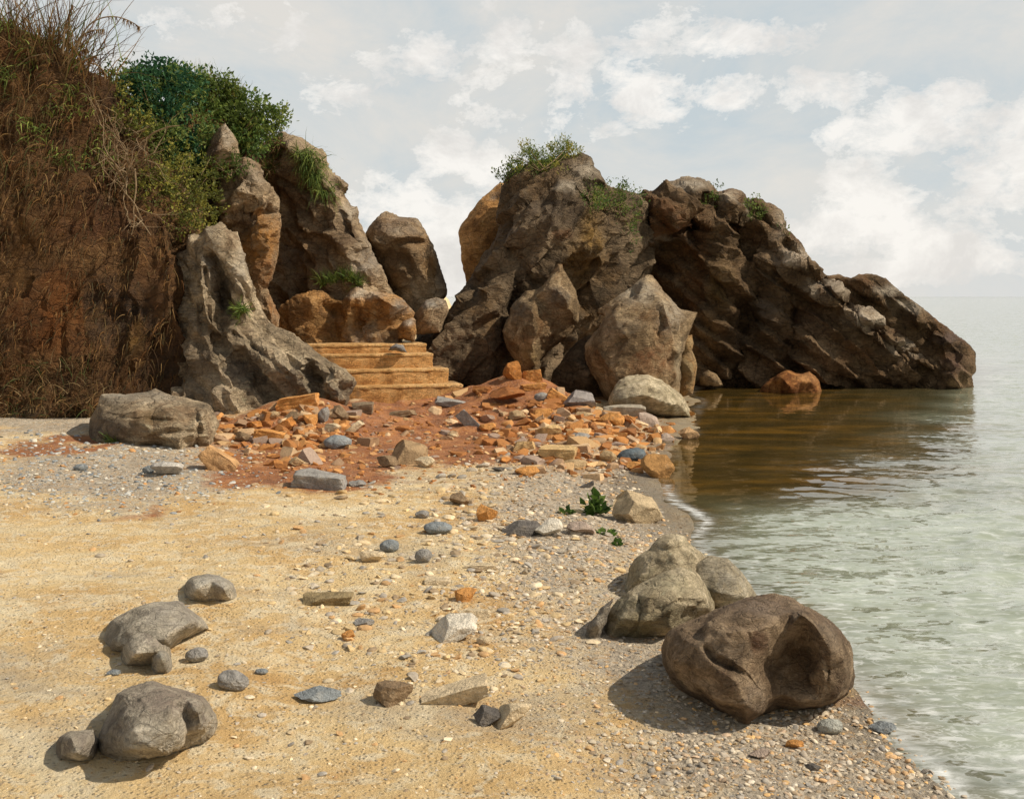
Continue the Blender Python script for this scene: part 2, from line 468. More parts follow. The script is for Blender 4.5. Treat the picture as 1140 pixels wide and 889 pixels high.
rub = s.mix(.45, s.ramp(s.noise(v, 7, 6, .7), [(.35, (.28, .12, .04)), (.6, (.58, .33, .13))]), gcol)
c = s.mix(s.math('MULTIPLY', zmask(t.outputs['Alpha']), .8), c, rub)
c = s.mix(s.math('MULTIPLY', zmask(sp.outputs[0]), .95), c, redc)
c = s.mix(s.math('MULTIPLY', sp.outputs[2], .65), c, (.17, .14, .10))
h = s.math('ADD', s.math('MULTIPLY', s.noise(v, 7, 8, .7), .7), s.math('ADD', s.math('MULTIPLY', s.noise(v, 40, 6, .75), .35), s.math('MULTIPLY', pr, .16)))
rg = s.math('SUBTRACT', .95, s.math('MULTIPLY', sp.outputs[2], .5))
s.bsdf(c, rg, s.bump(h, 1.0, .07), .2)
beach_mat = s.m
me = new_mesh('beach', V, faces, beach_mat, True, zc, 'zone')
link('beach', me, kind='structure', label='sandy cove beach with red earth and grey gravel')

# ------------------------------------------------------------------ sea
XW = axis(.9, 7.5, -2.0, 0, .035, 1.10, 4200)
XW = np.concatenate([np.array([-3000, -800, -200, -60, -25, -10, -5]), XW[XW > -2]])
ys = [-30, -12, -5, -1, .8, 1.8]; y = 2.4
while y < 24: ys.append(y); y += max(.022, .0055*y)
d = .16
while y < 9000: ys.append(y); d *= 1.07; y += d
YW = np.array(ys)
gx, gy = np.meshgrid(XW, YW)
p = np.stack([gx.ravel(), gy.ravel(), 0*gx.ravel()], -1)
pw = p+np.stack([.25*fbm(p*.8, 2, 3), .25*fbm(p*.8, 2, 4), 0*p[:, 0]], -1)
rot = math.radians(-18)
u = pw[:, 0]*math.cos(rot)-pw[:, 1]*math.sin(rot); w = pw[:, 0]*math.sin(rot)+pw[:, 1]*math.cos(rot)
q = np.stack([u*1.0, w*2.0, 0*u], -1)
sw = np.clip(-shore(p[:, 0], p[:, 1]), 0, 6)
calm = .02+.98*sstep(12, 6, p[:, 1])*sstep(.1, 2.2, sw)+.15*sstep(3, 6, sw)
wav = (.030*ridged(q*1.5, 3, 61)+.020*fbm(q*3.6, 3, 63))*calm*sstep(70, 16, p[:, 1])
p[:, 2] = wav
nx, ny = len(XW), len(YW)
ii = (np.arange(ny-1)[:, None]*nx+np.arange(nx-1)[None, :]).ravel()
faces = np.stack([ii, ii+1, ii+1+nx, ii+nx], -1)
# clear shallow cove over amber stones (R), foam line (G)
cove = sstep(4.6, 1.2, sw+.7*fbm(p*.7, 3, 71))*sstep(7.6, 9.2, p[:, 1]+.25*fbm(p*2, 2, 72))*sstep(24, 19, p[:, 1])
refl_edge = 1.8+(p[:, 1]-7)*.56-p[:, 0]+.5*fbm(p*.9, 3, 73)                # slanting edge of the ridge's reflection, painted dark into the water colour
refl_dark = sstep(-.7, .9, refl_edge)*sstep(5.9, 8.0, p[:, 1])*sstep(30, 22, p[:, 1])
s1 = -shore(p[:, 0], p[:, 1])-.11*vnoise(p*1.3, 5)-.22*vnoise(p*.62, 6)
fk = np.clip(.55+1.1*fbm(p*1.6, 3, 77), 0, 1)
foam = np.exp(-((s1-.05)/.055)**2)*(.25+.6*sstep(10.5, 8, p[:, 1]))*np.clip(fk+.25, 0, 1)
cove = np.maximum(cove, .62*np.exp(-(np.maximum(s1, 0)/.28)**2))
s = N('sea_water'); v = s.obj()
t = s.attr('zone'); sp = s.n('SeparateColor'); s.put(sp.inputs[0], t.outputs['Color'])
sea = s.ramp(s.noise(s.map(v, scale=(.6, 1.5, 1), rot=(0, 0, .3)), 1.1, 6, .6, .5), [(.33, (.24, .255, .165)), (.52, (.31, .335, .24)), (.68, (.38, .41, .31))])
amb = s.ramp(s.noise(s.map(v, scale=(.5, 1.4, 1)), 1.5, 6, .65, .4), [(.3, (.030, .022, .007)), (.5, (.075, .045, .010)), (.68, (.20, .10, .014))])
sea = s.mix(s.math('MULTIPLY', t.outputs['Alpha'], .95), sea, (.085, .072, .030))  # olive body colour stands in for the mirrored ridge
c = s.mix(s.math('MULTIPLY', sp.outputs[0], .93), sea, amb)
fn = s.ramp(s.noise(s.map(v, scale=(1, 2.4, 1), rot=(0, 0, .25)), 7, 7, .7, .6), [(.40, 0), (.60, 1)])
fm = s.math('MULTIPLY', sp.outputs[1], fn, True)
ps = s.n('SeparateXYZ'); s.put(ps.inputs[0], v)
nr = s.math('MULTIPLY', s.ramp(s.math('DIVIDE', ps.outputs[1], 20.0), [(.22, 1), (.75, 0)]), s.math('SUBTRACT', 1.0, t.outputs['Alpha'], True))
ln = s.noise(s.map(v, scale=(1, 1.9, 1), rot=(0, 0, .35)), 4.2, 4, .6, 1.3)
sky_lace = s.ramp(s.math('ABSOLUTE', s.math('SUBTRACT', ln, .5)), [(.0, 1), (.03, 0)])  # pale wavelet crests: broken sky reflection painted into the water colour
sky_dash = s.ramp(s.noise(s.map(v, scale=(.8, 2.0, 1), rot=(0, 0, .2)), 10, 4, .6, .5), [(.53, 0), (.66, 1)])
brk = s.ramp(s.noise(v, 1.6, 4, .6), [(.38, 0), (.62, 1)])
fl = s.math('MULTIPLY', nr, s.math('MAXIMUM', s.math('MULTIPLY', s.math('MULTIPLY', sky_lace, brk), .50), s.math('MULTIPLY', sky_dash, .55)))
fm = s.math('MAXIMUM', fm, fl)
c = s.mix(fm, c, (.80, .80, .76))
def rip(scale, mp, rot, det, amp):
    x_ = s.n('TexNoise'); s.put(x_.inputs['Vector'], s.map(v, scale=mp, rot=(0, 0, rot))); x_.inputs['Scale'].default_value = scale
    x_.inputs['Detail'].default_value = det; x_.inputs['Roughness'].default_value = .5; x_.inputs['Distortion'].default_value = .6
    a_ = s.n('VectorMath', operation='SUBTRACT'); s.put(a_.inputs[0], x_.outputs['Color']); a_.inputs[1].default_value = (.5, .5, .5)
    b_ = s.n('VectorMath', operation='MULTIPLY'); s.put(b_.inputs[0], a_.outputs[0]); b_.inputs[1].default_value = (amp*.6, amp, 0)
    return b_.outputs[0]
def vadd(a_, b_):
    x_ = s.n('VectorMath', operation='ADD'); s.put(x_.inputs[0], a_); s.put(x_.inputs[1], b_); return x_.outputs[0]
rp = vadd(rip(3.2, (.8, 1.7, 1), .25, 1, .55), vadd(rip(9.0, (.8, 1.8, 1), .12, 1, .75), rip(24.0, (.8, 1.8, 1), -.1, 1, .35)))
rs = s.n('VectorMath', operation='SCALE'); s.put(rs.inputs[0], rp); s.put(rs.inputs['Scale'], s.math('SUBTRACT', 1.0, s.math('MULTIPLY', sp.outputs[2], .95)))
nm = s.n('VectorMath', operation='NORMALIZE'); s.put(nm.inputs[0], vadd(s.n('NewGeometry').outputs['Normal'], rs.outputs[0]))
nb = nm.outputs[0]
x = s.bsdf(c, s.math('ADD', .02, s.math('MULTIPLY', fm, .6)), nb, .5)
x.inputs['IOR'].default_value = 1.9
me = new_mesh('sea', p, faces, s.m, True, np.stack([cove, foam, sstep(5.9, 8.0, p[:, 1])*sstep(40, 20, p[:, 1])*sstep(-1.2, .5, refl_edge), refl_dark], -1), 'zone')
link('sea', me, kind='structure', label='pale green sea with amber shallows in the cove')

# ------------------------------------------------------------------ sky, sun, camera
wd = bpy.data.worlds.new('World'); SC.world = wd; wd.use_nodes = True
s = N.__new__(N); s.t = wd.node_tree; s.t.nodes.clear()
s.out = s.n('OutputWorld')
el = math.asin(SUN[2]); az = math.atan2(SUN[0], SUN[1])
sky = s.n('TexSky', sky_type='NISHITA'); sky.sun_disc = False
sky.sun_elevation = el; sky.sun_rotation = az; sky.air_density = 1.0; sky.dust_density = 2.0; sky.ozone_density = 1.5
bg1 = s.n('Background'); s.put(bg1.inputs[0], sky.outputs[0]); bg1.inputs[1].default_value = .075
d = s.n('TexCoord').outputs['Generated']
sx = s.n('SeparateXYZ'); s.put(sx.inputs[0], d)
A = s.math('ARCTAN2', sx.outputs[0], sx.outputs[1]); E = s.math('ARCSINE', sx.outputs[2])
nz = s.noise(s.map(d, scale=(1, 1, 1.5)), 7, 10, .66, .35)
nf = s.noise(s.map(d, scale=(1, 1, 1.7), loc=(2, 1, 4)), 21, 8, .7, .25)
nn = s.math('ADD', s.math('MULTIPLY', s.math('SUBTRACT', nz, .5), 5.2), s.math('MULTIPLY', s.math('SUBTRACT', nf, .5), 3.4))
CL = [(715, 100, 38, 26, 1.0), (672, 78, 58, 34, .75), (560, 80, 34, 42, .6), (440, 60, 46, 26, .55), (497, 178, 34, 22, .9), (455, 220, 62, 30, .8),
      (505, 270, 36, 52, 1.15), (425, 225, 30, 30, .6), (1045, 132, 62, 28, .9), (1000, 150, 60, 18, .6), (965, 225, 44, 40, .95), (925, 262, 38, 22, .75),
      (1075, 278, 60, 22, .8), (1110, 205, 42, 36, .6), (1000, 304, 70, 12, .5), (830, 40, 60, 16, .5), (880, 100, 50, 14, .3), (745, 40, 40, 20, .4), (620, 140, 40, 20, .35),
      (1180, 140, 60, 30, .8), (1250, 250, 70, 30, .5), (300, 40, 70, 22, .35), (360, 100, 40, 20, .35), (540, 190, 50, 22, .5)]
tot = None
for (cx, cy, rx, ry, a) in CL:
    a0 = math.atan((cx-CX)/F); e0 = math.atan((HY-cy)/F*math.cos(a0))
    m = s.math('ADD', s.math('POWER', s.math('ABSOLUTE', s.math('DIVIDE', s.math('SUBTRACT', A, a0), rx/F*1.25)), 2.0),
               s.math('POWER', s.math('ABSOLUTE', s.math('DIVIDE', s.math('SUBTRACT', E, e0), ry/F*1.25)), 2.0))
    m = s.math('MULTIPLY', s.math('SUBTRACT', 1.0, m), a)
    m = s.math('MAXIMUM', m, -1.0)
    tot = m if tot is None else s.math('MAXIMUM', tot, m)
cm = s.ramp(s.math('ADD', s.math('MULTIPLY', tot, .56), s.math('ADD', s.math('MULTIPLY', nn, .55), .02)), [(.0, 0), (.10, .42), (.40, 1)])
wisp = s.ramp(s.noise(s.map(d, scale=(1, 1, 1.8), loc=(1, 5, 2)), 4.5, 9, .65, .5), [(.36, 0), (.66, 1)])
grey = s.mix(wisp, (.60, .67, .70), (.81, .78, .725))
low = s.ramp(E, [(0.0, 1), (.16, 0)])
grey = s.mix(s.math('MULTIPLY', low, .55), grey, (.84, .81, .765))
cc = s.ramp(s.noise(s.map(d, scale=(1, 1, 1.4), loc=(0, 0, .035)), 9, 8, .65, .3), [(.38, (.82, .79, .75)), (.54, (1.04, 1.0, .94))])
pic = s.mix(s.math('MULTIPLY', cm, .92), grey, cc)
bg2 = s.n('Background'); s.put(bg2.inputs[0], pic); bg2.inputs[1].default_value = 1.0
ov = s.ramp(E, [(.0, .93), (.33, .90), (.75, .35), (1.2, .2)])
ms = s.n('MixShader'); s.put(ms.inputs[0], ov); s.put(ms.inputs[1], bg1.outputs[0]); s.put(ms.inputs[2], bg2.outputs[0])
s.t.links.new(ms.outputs[0], s.out.inputs[0])

L = bpy.data.lights.new('sun', 'SUN'); L.energy = 4.7; L.angle = math.radians(.6); L.color = (1, .92, .79)
lo = bpy.data.objects.new('sun', L); COL.objects.link(lo)
lo.rotation_euler = Vector(SUN).to_track_quat('Z', 'Y').to_euler()
cam = bpy.data.cameras.new('camera'); co = bpy.data.objects.new('camera', cam); COL.objects.link(co)
co.location = (0, 0, H); co.rotation_euler = (math.radians(90), 0, 0)
cam.sensor_width = 36; cam.lens = F/1140*36; cam.shift_y = -(444.5-HY)/1140; cam.clip_end = 20000; cam.clip_start = .05
SC.camera = co
SC.view_settings.view_transform = 'Standard'; SC.view_settings.look = 'None'
SC.view_settings.exposure = 0; SC.view_settings.gamma = 1; SC.view_settings.use_curve_mapping = False
# ------------------------------------------------------------------ rock materials
M_dark = rock_mat('dark_brown_rock', (.060, .043, .027), (.140, .104, .068), (.26, .20, .137), (.17, .098, .040), 1.2, (.2, .75, .1))
M_ridge = rock_mat('ridge_rock', (.050, .032, .017), (.118, .077, .041), (.24, .17, .105), (.15, .070, .025), 1.2, (.1, -.72, .15))
M_head = rock_mat('headland_rock', (.15, .106, .066), (.33, .25, .168), (.56, .45, .32), (.27, .15, .06), 1.0, (.2, .3, .1))
M_pale = rock_mat('limestone', (.15, .122, .088), (.33, .27, .195), (.60, .51, .38), (.22, .135, .07), .8, (.1, .55, .1))
M_orange = rock_mat('orange_rock', (.19, .10, .040), (.40, .22, .085), (.58, .37, .18), (.24, .19, .14), .8, (.1, .2, .1))
M_boul = rock_mat('tawny_boulder', (.11, .074, .040), (.245, .178, .106), (.47, .365, .24), (.21, .105, .04), .6, (.1, .5, .1))
M_grey = rock_mat('grey_boulder', (.20, .185, .158), (.37, .345, .30), (.57, .535, .47), (.31, .255, .20), .26, (.1, .3, .1), .9)
M_brownb = rock_mat('brown_boulder', (.085, .060, .040), (.19, .142, .098), (.36, .28, .20), (.15, .09, .05), .24, (.1, .4, .1), 1.0)
M_shore = rock_mat('shore_rock', (.21, .18, .125), (.41, .36, .265), (.62, .56, .44), (.24, .20, .11), .27, (.1, .9, .1), 1.0)
M_wet = rock_mat('wet_orange_rock', (.07, .028, .010), (.19, .075, .022), (.40, .20, .07), (.30, .14, .05), .4)
ORG = (.42, .19, .045); RUST = (.24, .085, .025); GOLD = (.30, .19, .065); SUNLIT = (.58, .485, .36); DK = (.045, .035, .028)  # the palest tone is sunlight painted onto rock tops and edges

# ------------------------------------------------------------------ right-hand mass
rock('orange_rock', 'smooth orange rock slab leaning behind the dark rock peak', 'rock',
     [(556, 202), (550, 205), (544, 210), (536, 217), (527, 225), (522, 234), (515, 243), (509, 251), (507, 260), (510, 275), (513, 293), (517, 316), (523, 345), (560, 350), (600, 330), (600, 215), (575, 205)],
     19.6, [(535, 240, -.25), (540, 280, -.3), (570, 260, -.1)], .3, 30, 1.2, 3, M_orange, .10, .5, key='orange', seed=3)

rock('sea_rock', 'dark brown rock peak with green grass on its crown, tallest of the rocks', 'rock',
     [(440, 420, .2), (452, 392, .1), (465, 372), (480, 357), (496, 342), (507, 329), (516, 316), (524, 305), (533, 293), (541, 283), (551, 273), (553, 252), (552, 238), (552, 226), (555, 214), (558, 204), (562, 195), (568, 186),
      (577, 180), (588, 176), (600, 173), (611, 172), (625, 169), (637, 168), (652, 169), (660, 174), (666, 182), (673, 191), (679, 200), (688, 209, .3), (705, 217, .9), (720, 226, 1.3), (730, 260, 1.5), (720, 330, 1.4), (700, 400, 1.3), (690, 460, 1.3), (600, 462), (514, 455), (470, 440)],
     17.6,
     [(588, 190, -.35), (620, 195, -.5), (652, 186, -.1), (575, 232, -.55), (615, 240, -.8), (600, 290, -.75), (640, 270, -.55), (654, 232, -.45), (648, 290, -.1),
      (672, 245, -.40), (672, 290, -.20), (690, 240, .35), (700, 300, .9), (685, 340, .9), (640, 340, .35), (660, 330, .25), (610, 320, -.2), (620, 370, .3),
      (560, 280, -.5), (575, 310, -.55), (540, 300, -.55), (520, 330, -.9), (545, 340, -.9), (500, 365, -1.0), (535, 385, -1.1), (560, 350, -.6), (480, 390, -1.0), (510, 410, -1.2), (550, 420, -.9), (590, 400, -.3), (600, 440, -.8), (480, 430, -1.2)],
     .25, 26, 2.4, 2.2, M_dark, .24, .8, seed=12, cut=1700, cutmix=.85, dip=50, st=2.6, ffac=1, strata=((.68, .2, -.70), .34, .9),
     grooves=[([(640, 300), (615, 330), (585, 345), (560, 380)], 6, .3), ([(553, 262), (575, 285), (600, 325)], 4, .15), ([(640, 195), (660, 210), (672, 208)], 5, .2), ([(628, 185), (640, 210), (655, 225)], 4, .15),
              ([(545, 300), (520, 345), (500, 375)], 4, .15), ([(575, 330), (560, 370), (545, 415)], 5, .25)],
     stains_lights=[(663, 265, (13, 34), (.33, .19, .055), 1), (645, 300, (14, 30), (.26, .15, .05), .9), (650, 335, (10, 25), (.20, .11, .04), .8), (655, 192, (18, 14), SUNLIT, .7), (630, 208, (14, 8), SUNLIT, .7),
             (575, 262, (18, 9), (.23, .18, .13), .8), (628, 262, (14, 8), RUST, .5), (610, 235, (30, 25), (.16, .12, .085), .5)], key='peak')

rock('sea_rock', 'long brown ridge rock sloping down to the sea, humped at its top', 'rock',
     [(640, 470, .6), (655, 380, .6), (672, 290, .5), (686, 245, .35), (700, 222, .2), (712, 214), (723, 209), (735, 205), (746, 201), (756, 196), (766, 194), (777, 195), (787, 198), (795, 204), (799, 210), (806, 207), (815, 209), (823, 212), (829, 217), (834, 224),
      (848, 227), (862, 231), (868, 235), (871, 241), (872, 255), (881, 263), (893, 274), (908, 287), (921, 298), (935, 309), (952, 323), (970, 338), (990, 355), (1009, 371), (1024, 383), (1036, 394), (1048, 405), (1059, 415), (1060, 424), (1064, 450), (850, 452)],
     19.2,
     [(730, 222, -.35), (766, 212, -.5), (785, 215, -.4), (720, 250, -.6), (750, 235, -.75), (770, 240, -.65), (735, 275, -.75), (715, 295, -.7), (760, 262, -.55),
      (790, 226, .15), (768, 252, .2), (738, 285, .15), (712, 305, .25), (690, 330, .3),
      (812, 224, -.45), (824, 240, -.4), (800, 255, -.55), (800, 300, -.7), (812, 330, -.6), (780, 290, -.45), (770, 340, -.3), (800, 380, -.55), (740, 330, .05), (745, 400, -.2), (700, 380, .2), (790, 415, -.55),
      (836, 240, .1), (832, 280, .15), (850, 250, -.3), (858, 280, -.45), (845, 310, -.35), (835, 340, -.1), (868, 277, -.55), (885, 290, -.75), (901, 300, -.85), (931, 327, -.95), (970, 357, -1.0), (1001, 382, -.95), (1032, 404, -.75), (1050, 417, -.5),
      (870, 300, -.4), (900, 325, -.35), (930, 345, -.4), (965, 372, -.4), (1000, 400, -.45), (860, 350, -.45), (850, 380, -.35), (860, 410, -.5), (900, 380, -.55), (900, 415, -.6), (940, 395, -.65), (950, 418, -.7), (880, 350, -.25), (830, 410, -.2), (1000, 420, -.7)],
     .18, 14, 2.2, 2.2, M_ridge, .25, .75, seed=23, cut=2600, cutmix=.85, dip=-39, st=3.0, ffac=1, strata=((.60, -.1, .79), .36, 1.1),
     grooves=[([(793, 208), (775, 236), (762, 248), (735, 278), (705, 300)], 5, .25), ([(829, 222), (818, 250), (818, 275), (830, 300)], 5, .25), ([(700, 310), (690, 345), (680, 380)], 12, .4),
              ([(872, 268), (905, 308), (940, 338), (1000, 392), (1040, 418)], 3, .2), ([(884, 280), (920, 305), (960, 335)], 3, .12), ([(840, 330), (825, 370), (822, 415)], 6, .2), ([(885, 345), (878, 385), (885, 415)], 8, .25), ([(850, 240), (862, 262)], 4, .15)],
     stains_lights=[(770, 203, (24, 9), SUNLIT, .85), (812, 216, (13, 10), (.54, .43, .30), .9), (832, 232, (5, 12), SUNLIT, .8), (866, 250, (8, 15), (.52, .41, .29), .9), (888, 285, (22, 10), (.58, .46, .33), 1), (925, 318, (28, 11), (.56, .45, .32), 1),  # crest highlight painted in as pale tones down the ridge line
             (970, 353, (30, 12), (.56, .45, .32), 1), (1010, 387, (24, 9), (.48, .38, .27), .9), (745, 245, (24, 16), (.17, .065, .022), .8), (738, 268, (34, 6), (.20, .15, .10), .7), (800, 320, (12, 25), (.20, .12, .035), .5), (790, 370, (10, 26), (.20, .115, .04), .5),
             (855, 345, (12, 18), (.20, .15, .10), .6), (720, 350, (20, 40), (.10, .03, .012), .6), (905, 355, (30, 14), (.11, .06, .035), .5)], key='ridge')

rock('sea_rock', 'low dark rock tip ending the ridge, lapped by open sea', 'rock',
     [(900, 330, .1), (918, 308), (933, 304), (947, 306), (957, 303), (966, 303), (974, 304), (982, 307), (991, 313), (1001, 320), (1015, 330), (1028, 339), (1040, 350), (1051, 361), (1061, 369), (1070, 376), (1082, 384), (1086, 395), (1086, 408), (1084, 420), (1088, 438), (1000, 446), (920, 420)],
     19.0, [(960, 318, -.2), (985, 335, -.4), (1020, 362, -.55), (1050, 385, -.6), (1072, 400, -.45), (1000, 350, .05), (1030, 378, .1), (1055, 398, -.2), (1060, 420, -.6), (960, 330, .2)],
     .2, 14, 1.3, 2.2, M_ridge, .13, .6, seed=31, cut=700, cutmix=.85, dip=-40, st=2.8, strata=((.62, -.1, .78), .25, 1.1),
     grooves=[([(965, 308), (1000, 345), (1040, 375), (1062, 392)], 4, .15)], stains_lights=[(990, 322, (16, 6), SUNLIT, .7), (1015, 340, (22, 6), SUNLIT, .7), (1060, 375, (16, 8), (.17, .12, .10), .6), (1065, 405, (14, 12), (.09, .045, .04), .6)], key='tip')

rock('boulder', 'grey angular boulder with a horned top leaning on the dark peak', 'boulder',
     [(620, 293), (626, 292), (630, 298), (633, 304), (638, 314), (643, 324), (647, 338), (646, 350), (644, 360), (639, 368), (633, 376), (614, 391), (604, 402), (600, 420), (578, 420), (571, 402), (562, 385), (558, 368), (563, 358), (568, 349), (570, 340), (574, 333), (583, 322), (590, 321), (598, 320), (605, 312), (613, 303)],
     16.2, [(624, 300, -.15), (612, 320, -.35), (626, 328, -.45), (634, 345, -.35), (618, 352, -.3), (596, 330, -.2), (590, 345, -.45), (578, 352, -.3), (596, 372, -.55), (612, 372, -.3), (575, 380, -.3), (590, 398, -.4), (630, 362, -.1)],
     .12, 10, .8, 2.2, M_boul, .075, .36, seed=4, soft=1, cut=480, cutmix=.8, dip=55, st=1.8, stains_lights=[(588, 396, (14, 12), (.38, .25, .10), .8), (620, 330, (14, 14), (.2, .165, .125), .7), (575, 345, (14, 16), (.17, .14, .105), .7)], key='horn', ffac=.7)

rock('boulder', 'large tan boulder with a peaked sunlit top standing before the ridge', 'boulder',
     [(720, 304), (727, 305), (732, 310), (737, 319), (744, 327), (750, 333), (754, 338), (760, 342), (778, 346), (776, 354), (773, 361), (768, 371), (765, 377), (763, 384), (761, 395), (760, 407), (760, 420), (758, 440), (745, 450), (678, 452), (668, 440), (663, 426), (657, 415), (652, 404), (650, 392), (650, 384), (655, 376), (660, 369), (667, 360), (672, 353), (664, 350), (663, 343), (672, 337), (681, 332), (690, 324), (697, 320), (708, 312)],
     15.6, [(715, 314, -.25), (690, 335, -.3), (685, 352, -.65), (710, 340, -.6), (728, 326, -.5), (742, 345, -.7), (752, 352, -.55), (768, 350, -.1), (748, 368, -.75), (756, 392, -.6), (755, 420, -.6), (762, 366, -.25),
            (720, 365, -.75), (700, 380, -.8), (672, 372, -.55), (664, 392, -.6), (680, 410, -.85), (710, 415, -.9), (735, 400, -.85), (740, 430, -.85), (690, 435, -.9)],
     .10, 9, 1.2, 2.2, M_boul, .085, .42, seed=8, soft=1, cut=620, cutmix=.8, dip=48, st=1.9, ffac=.7, grooves=[([(663, 350), (690, 342), (708, 322)], 2.5, .08), ([(733, 345), (738, 360), (732, 372)], 3, .08)],
     stains_lights=[(710, 325, (26, 16), (.40, .33, .235), .9), (745, 350, (16, 20), (.42, .34, .24), .9), (690, 365, (25, 16), (.24, .19, .13), .6), (722, 400, (30, 18), (.22, .085, .03), .7), (700, 385, (34, 20), (.17, .105, .05), .6), (757, 400, (5, 26), (.38, .30, .19), .7)], key='tan')
rock('rock_slab', 'narrow ochre rock flake wedged behind the large tan boulder', 'rock',
     [(757, 375), (764, 373), (771, 372), (773, 382), (771, 390), (776, 400), (777, 412), (775, 424), (772, 440), (755, 444), (752, 400)], 15.9, [(766, 385, -.1), (768, 410, -.15)], .12, 8, .5, 2.2, M_orange, .02, .3, seed=5, stains_lights=[(765, 400, (20, 40), (.36, .26, .13), .9)])
rock('boulder', 'dark wedge of brown rock in the shade left of the large tan boulder', 'boulder',
     [(612, 420), (618, 408), (630, 392), (640, 380), (650, 372), (662, 370), (672, 400), (680, 450), (610, 450)], 16.3, [(640, 400, -.3), (655, 420, -.4)], .15, 12, .7, 2.5, M_dark, .05, .4, seed=6)
rock('boulder', 'domed pale boulder at the water edge below the large tan boulder', 'boulder',
     [(673, 462), (675, 446), (678, 437), (683, 429), (689, 422), (695, 418), (704, 416), (713, 415), (722, 416), (731, 419), (738, 421), (745, 426), (752, 430), (757, 435), (763, 443), (768, 452), (771, 466)],
     14.1, [(700, 428, -.25), (720, 426, -.3), (740, 435, -.3), (715, 440, -.5), (745, 450, -.4), (690, 445, -.4), (758, 448, -.2)], .25, 14, .9, 2.0, M_shore, .05, .3, seed=7, cut=150, cutmix=.6, ffac=.8, stains_lights=[(695, 445, (14, 12), (.20, .165, .12), .6)], key='dome')
rock('small_rock', 'small tan rock half in the water at the foot of the ridge', 'rock',
     [(777, 430), (778, 420), (783, 414), (789, 411), (797, 415), (803, 421), (806, 430)], 18.3, [(790, 418, -.15)], .15, 8, .4, 2.0, M_boul, .02, .25, seed=2)
rock('wet_rock', 'low orange rock awash in the water before the ridge', 'rock',
     [(842, 445), (848, 429), (856, 421), (866, 415), (873, 412), (878, 411), (886, 414), (893, 415), (901, 413), (908, 418), (914, 425), (915, 431), (918, 445)], 18.0, [(870, 420, -.2), (890, 424, -.3), (905, 424, -.2), (880, 432, -.5)], .2, 9, .7, 2.0, M_wet, .035, .3, seed=14, stains_lights=[(900, 420, (14, 8), (.48, .24, .09), .8)])

# ------------------------------------------------------------------ left-hand cliff
rock('earth_cliff', 'tall brown earth cliff overgrown with dry grass at the left edge', 'cliff',
     [(-260, 480, -.5), (-260, -60, .8), (-120, -70, .8), (0, 20, .7), (45, 38, .7), (80, 62, .7), (100, 80, .8), (118, 88, .9), (140, 96, 1.2), (165, 104, 1.6), (200, 112, 2.1), (235, 118, 2.7), (262, 124, 3.1), (280, 136, 3.3), (288, 160, 3.4), (288, 260, 3.2), (290, 380, 2.6), (280, 470, 1.6), (200, 474, 0), (100, 474, -.5), (0, 478, -.7)],
     12.6,
     [(0, 100, .35), (60, 120, .4), (110, 140, .6), (160, 170, 1.1), (210, 180, 2.1), (250, 200, 3.0), (270, 260, 3.0), (240, 260, 2.2), (265, 340, 2.6), (-100, 200, 0), (20, 220, .0), (90, 230, .15), (150, 260, .35), (200, 270, .9), (0, 330, -.2), (70, 330, -.1), (130, 340, .15), (180, 360, .1), (196, 310, .15), (200, 355, .15), (190, 262, .35), (207, 405, .4), (20, 410, -.35), (90, 420, -.3), (150, 440, -.05), (240, 420, 1.6), (-120, 380, -.4)],
     .25, 25, 3.5, 3.4, rock_mat('earth', (.045, .024, .011), (.108, .058, .025), (.185, .11, .05), (.17, .07, .019), 1.3, (.0, 1.5, .0)), .26, .8, seed=41, cut=0, ffac=.6, dip=80, st=2.2,
     stains_lights=[(130, 345, (50, 40), (.045, .033, .024), .8), (60, 350, (45, 50), (.19, .065, .014), .8), (30, 290, (30, 60), (.14, .07, .02), .6), (150, 370, (12, 34), (.17, .09, .022), .8), (95, 250, (50, 30), (.13, .05, .02), .6), (200, 420, (40, 50), (.06, .045, .033), .8), (40, 470, (90, 14), (.24, .19, .12), .6), (170, 320, (20, 40), (.13, .065, .03), .6)], key='bank')

rock('cliff_rock', 'pointed brown rock rising out of the green bushes', 'rock',
     [(222, 190), (224, 176), (229, 163), (234, 154), (240, 146), (246, 139), (251, 137), (256, 143), (260, 150), (266, 159), (270, 190)], 14.3, [(248, 150, -.2), (240, 168, -.35), (256, 165, -.25)], .12, 8, .6, 2.0, M_head, .06, .25, seed=43, stains_lights=[(236, 166, (12, 16), (.13, .075, .05), .8), (254, 150, (8, 14), SUNLIT, .7)], grooves=[([(238, 165), (250, 156), (264, 154)], 2.5, .08)])

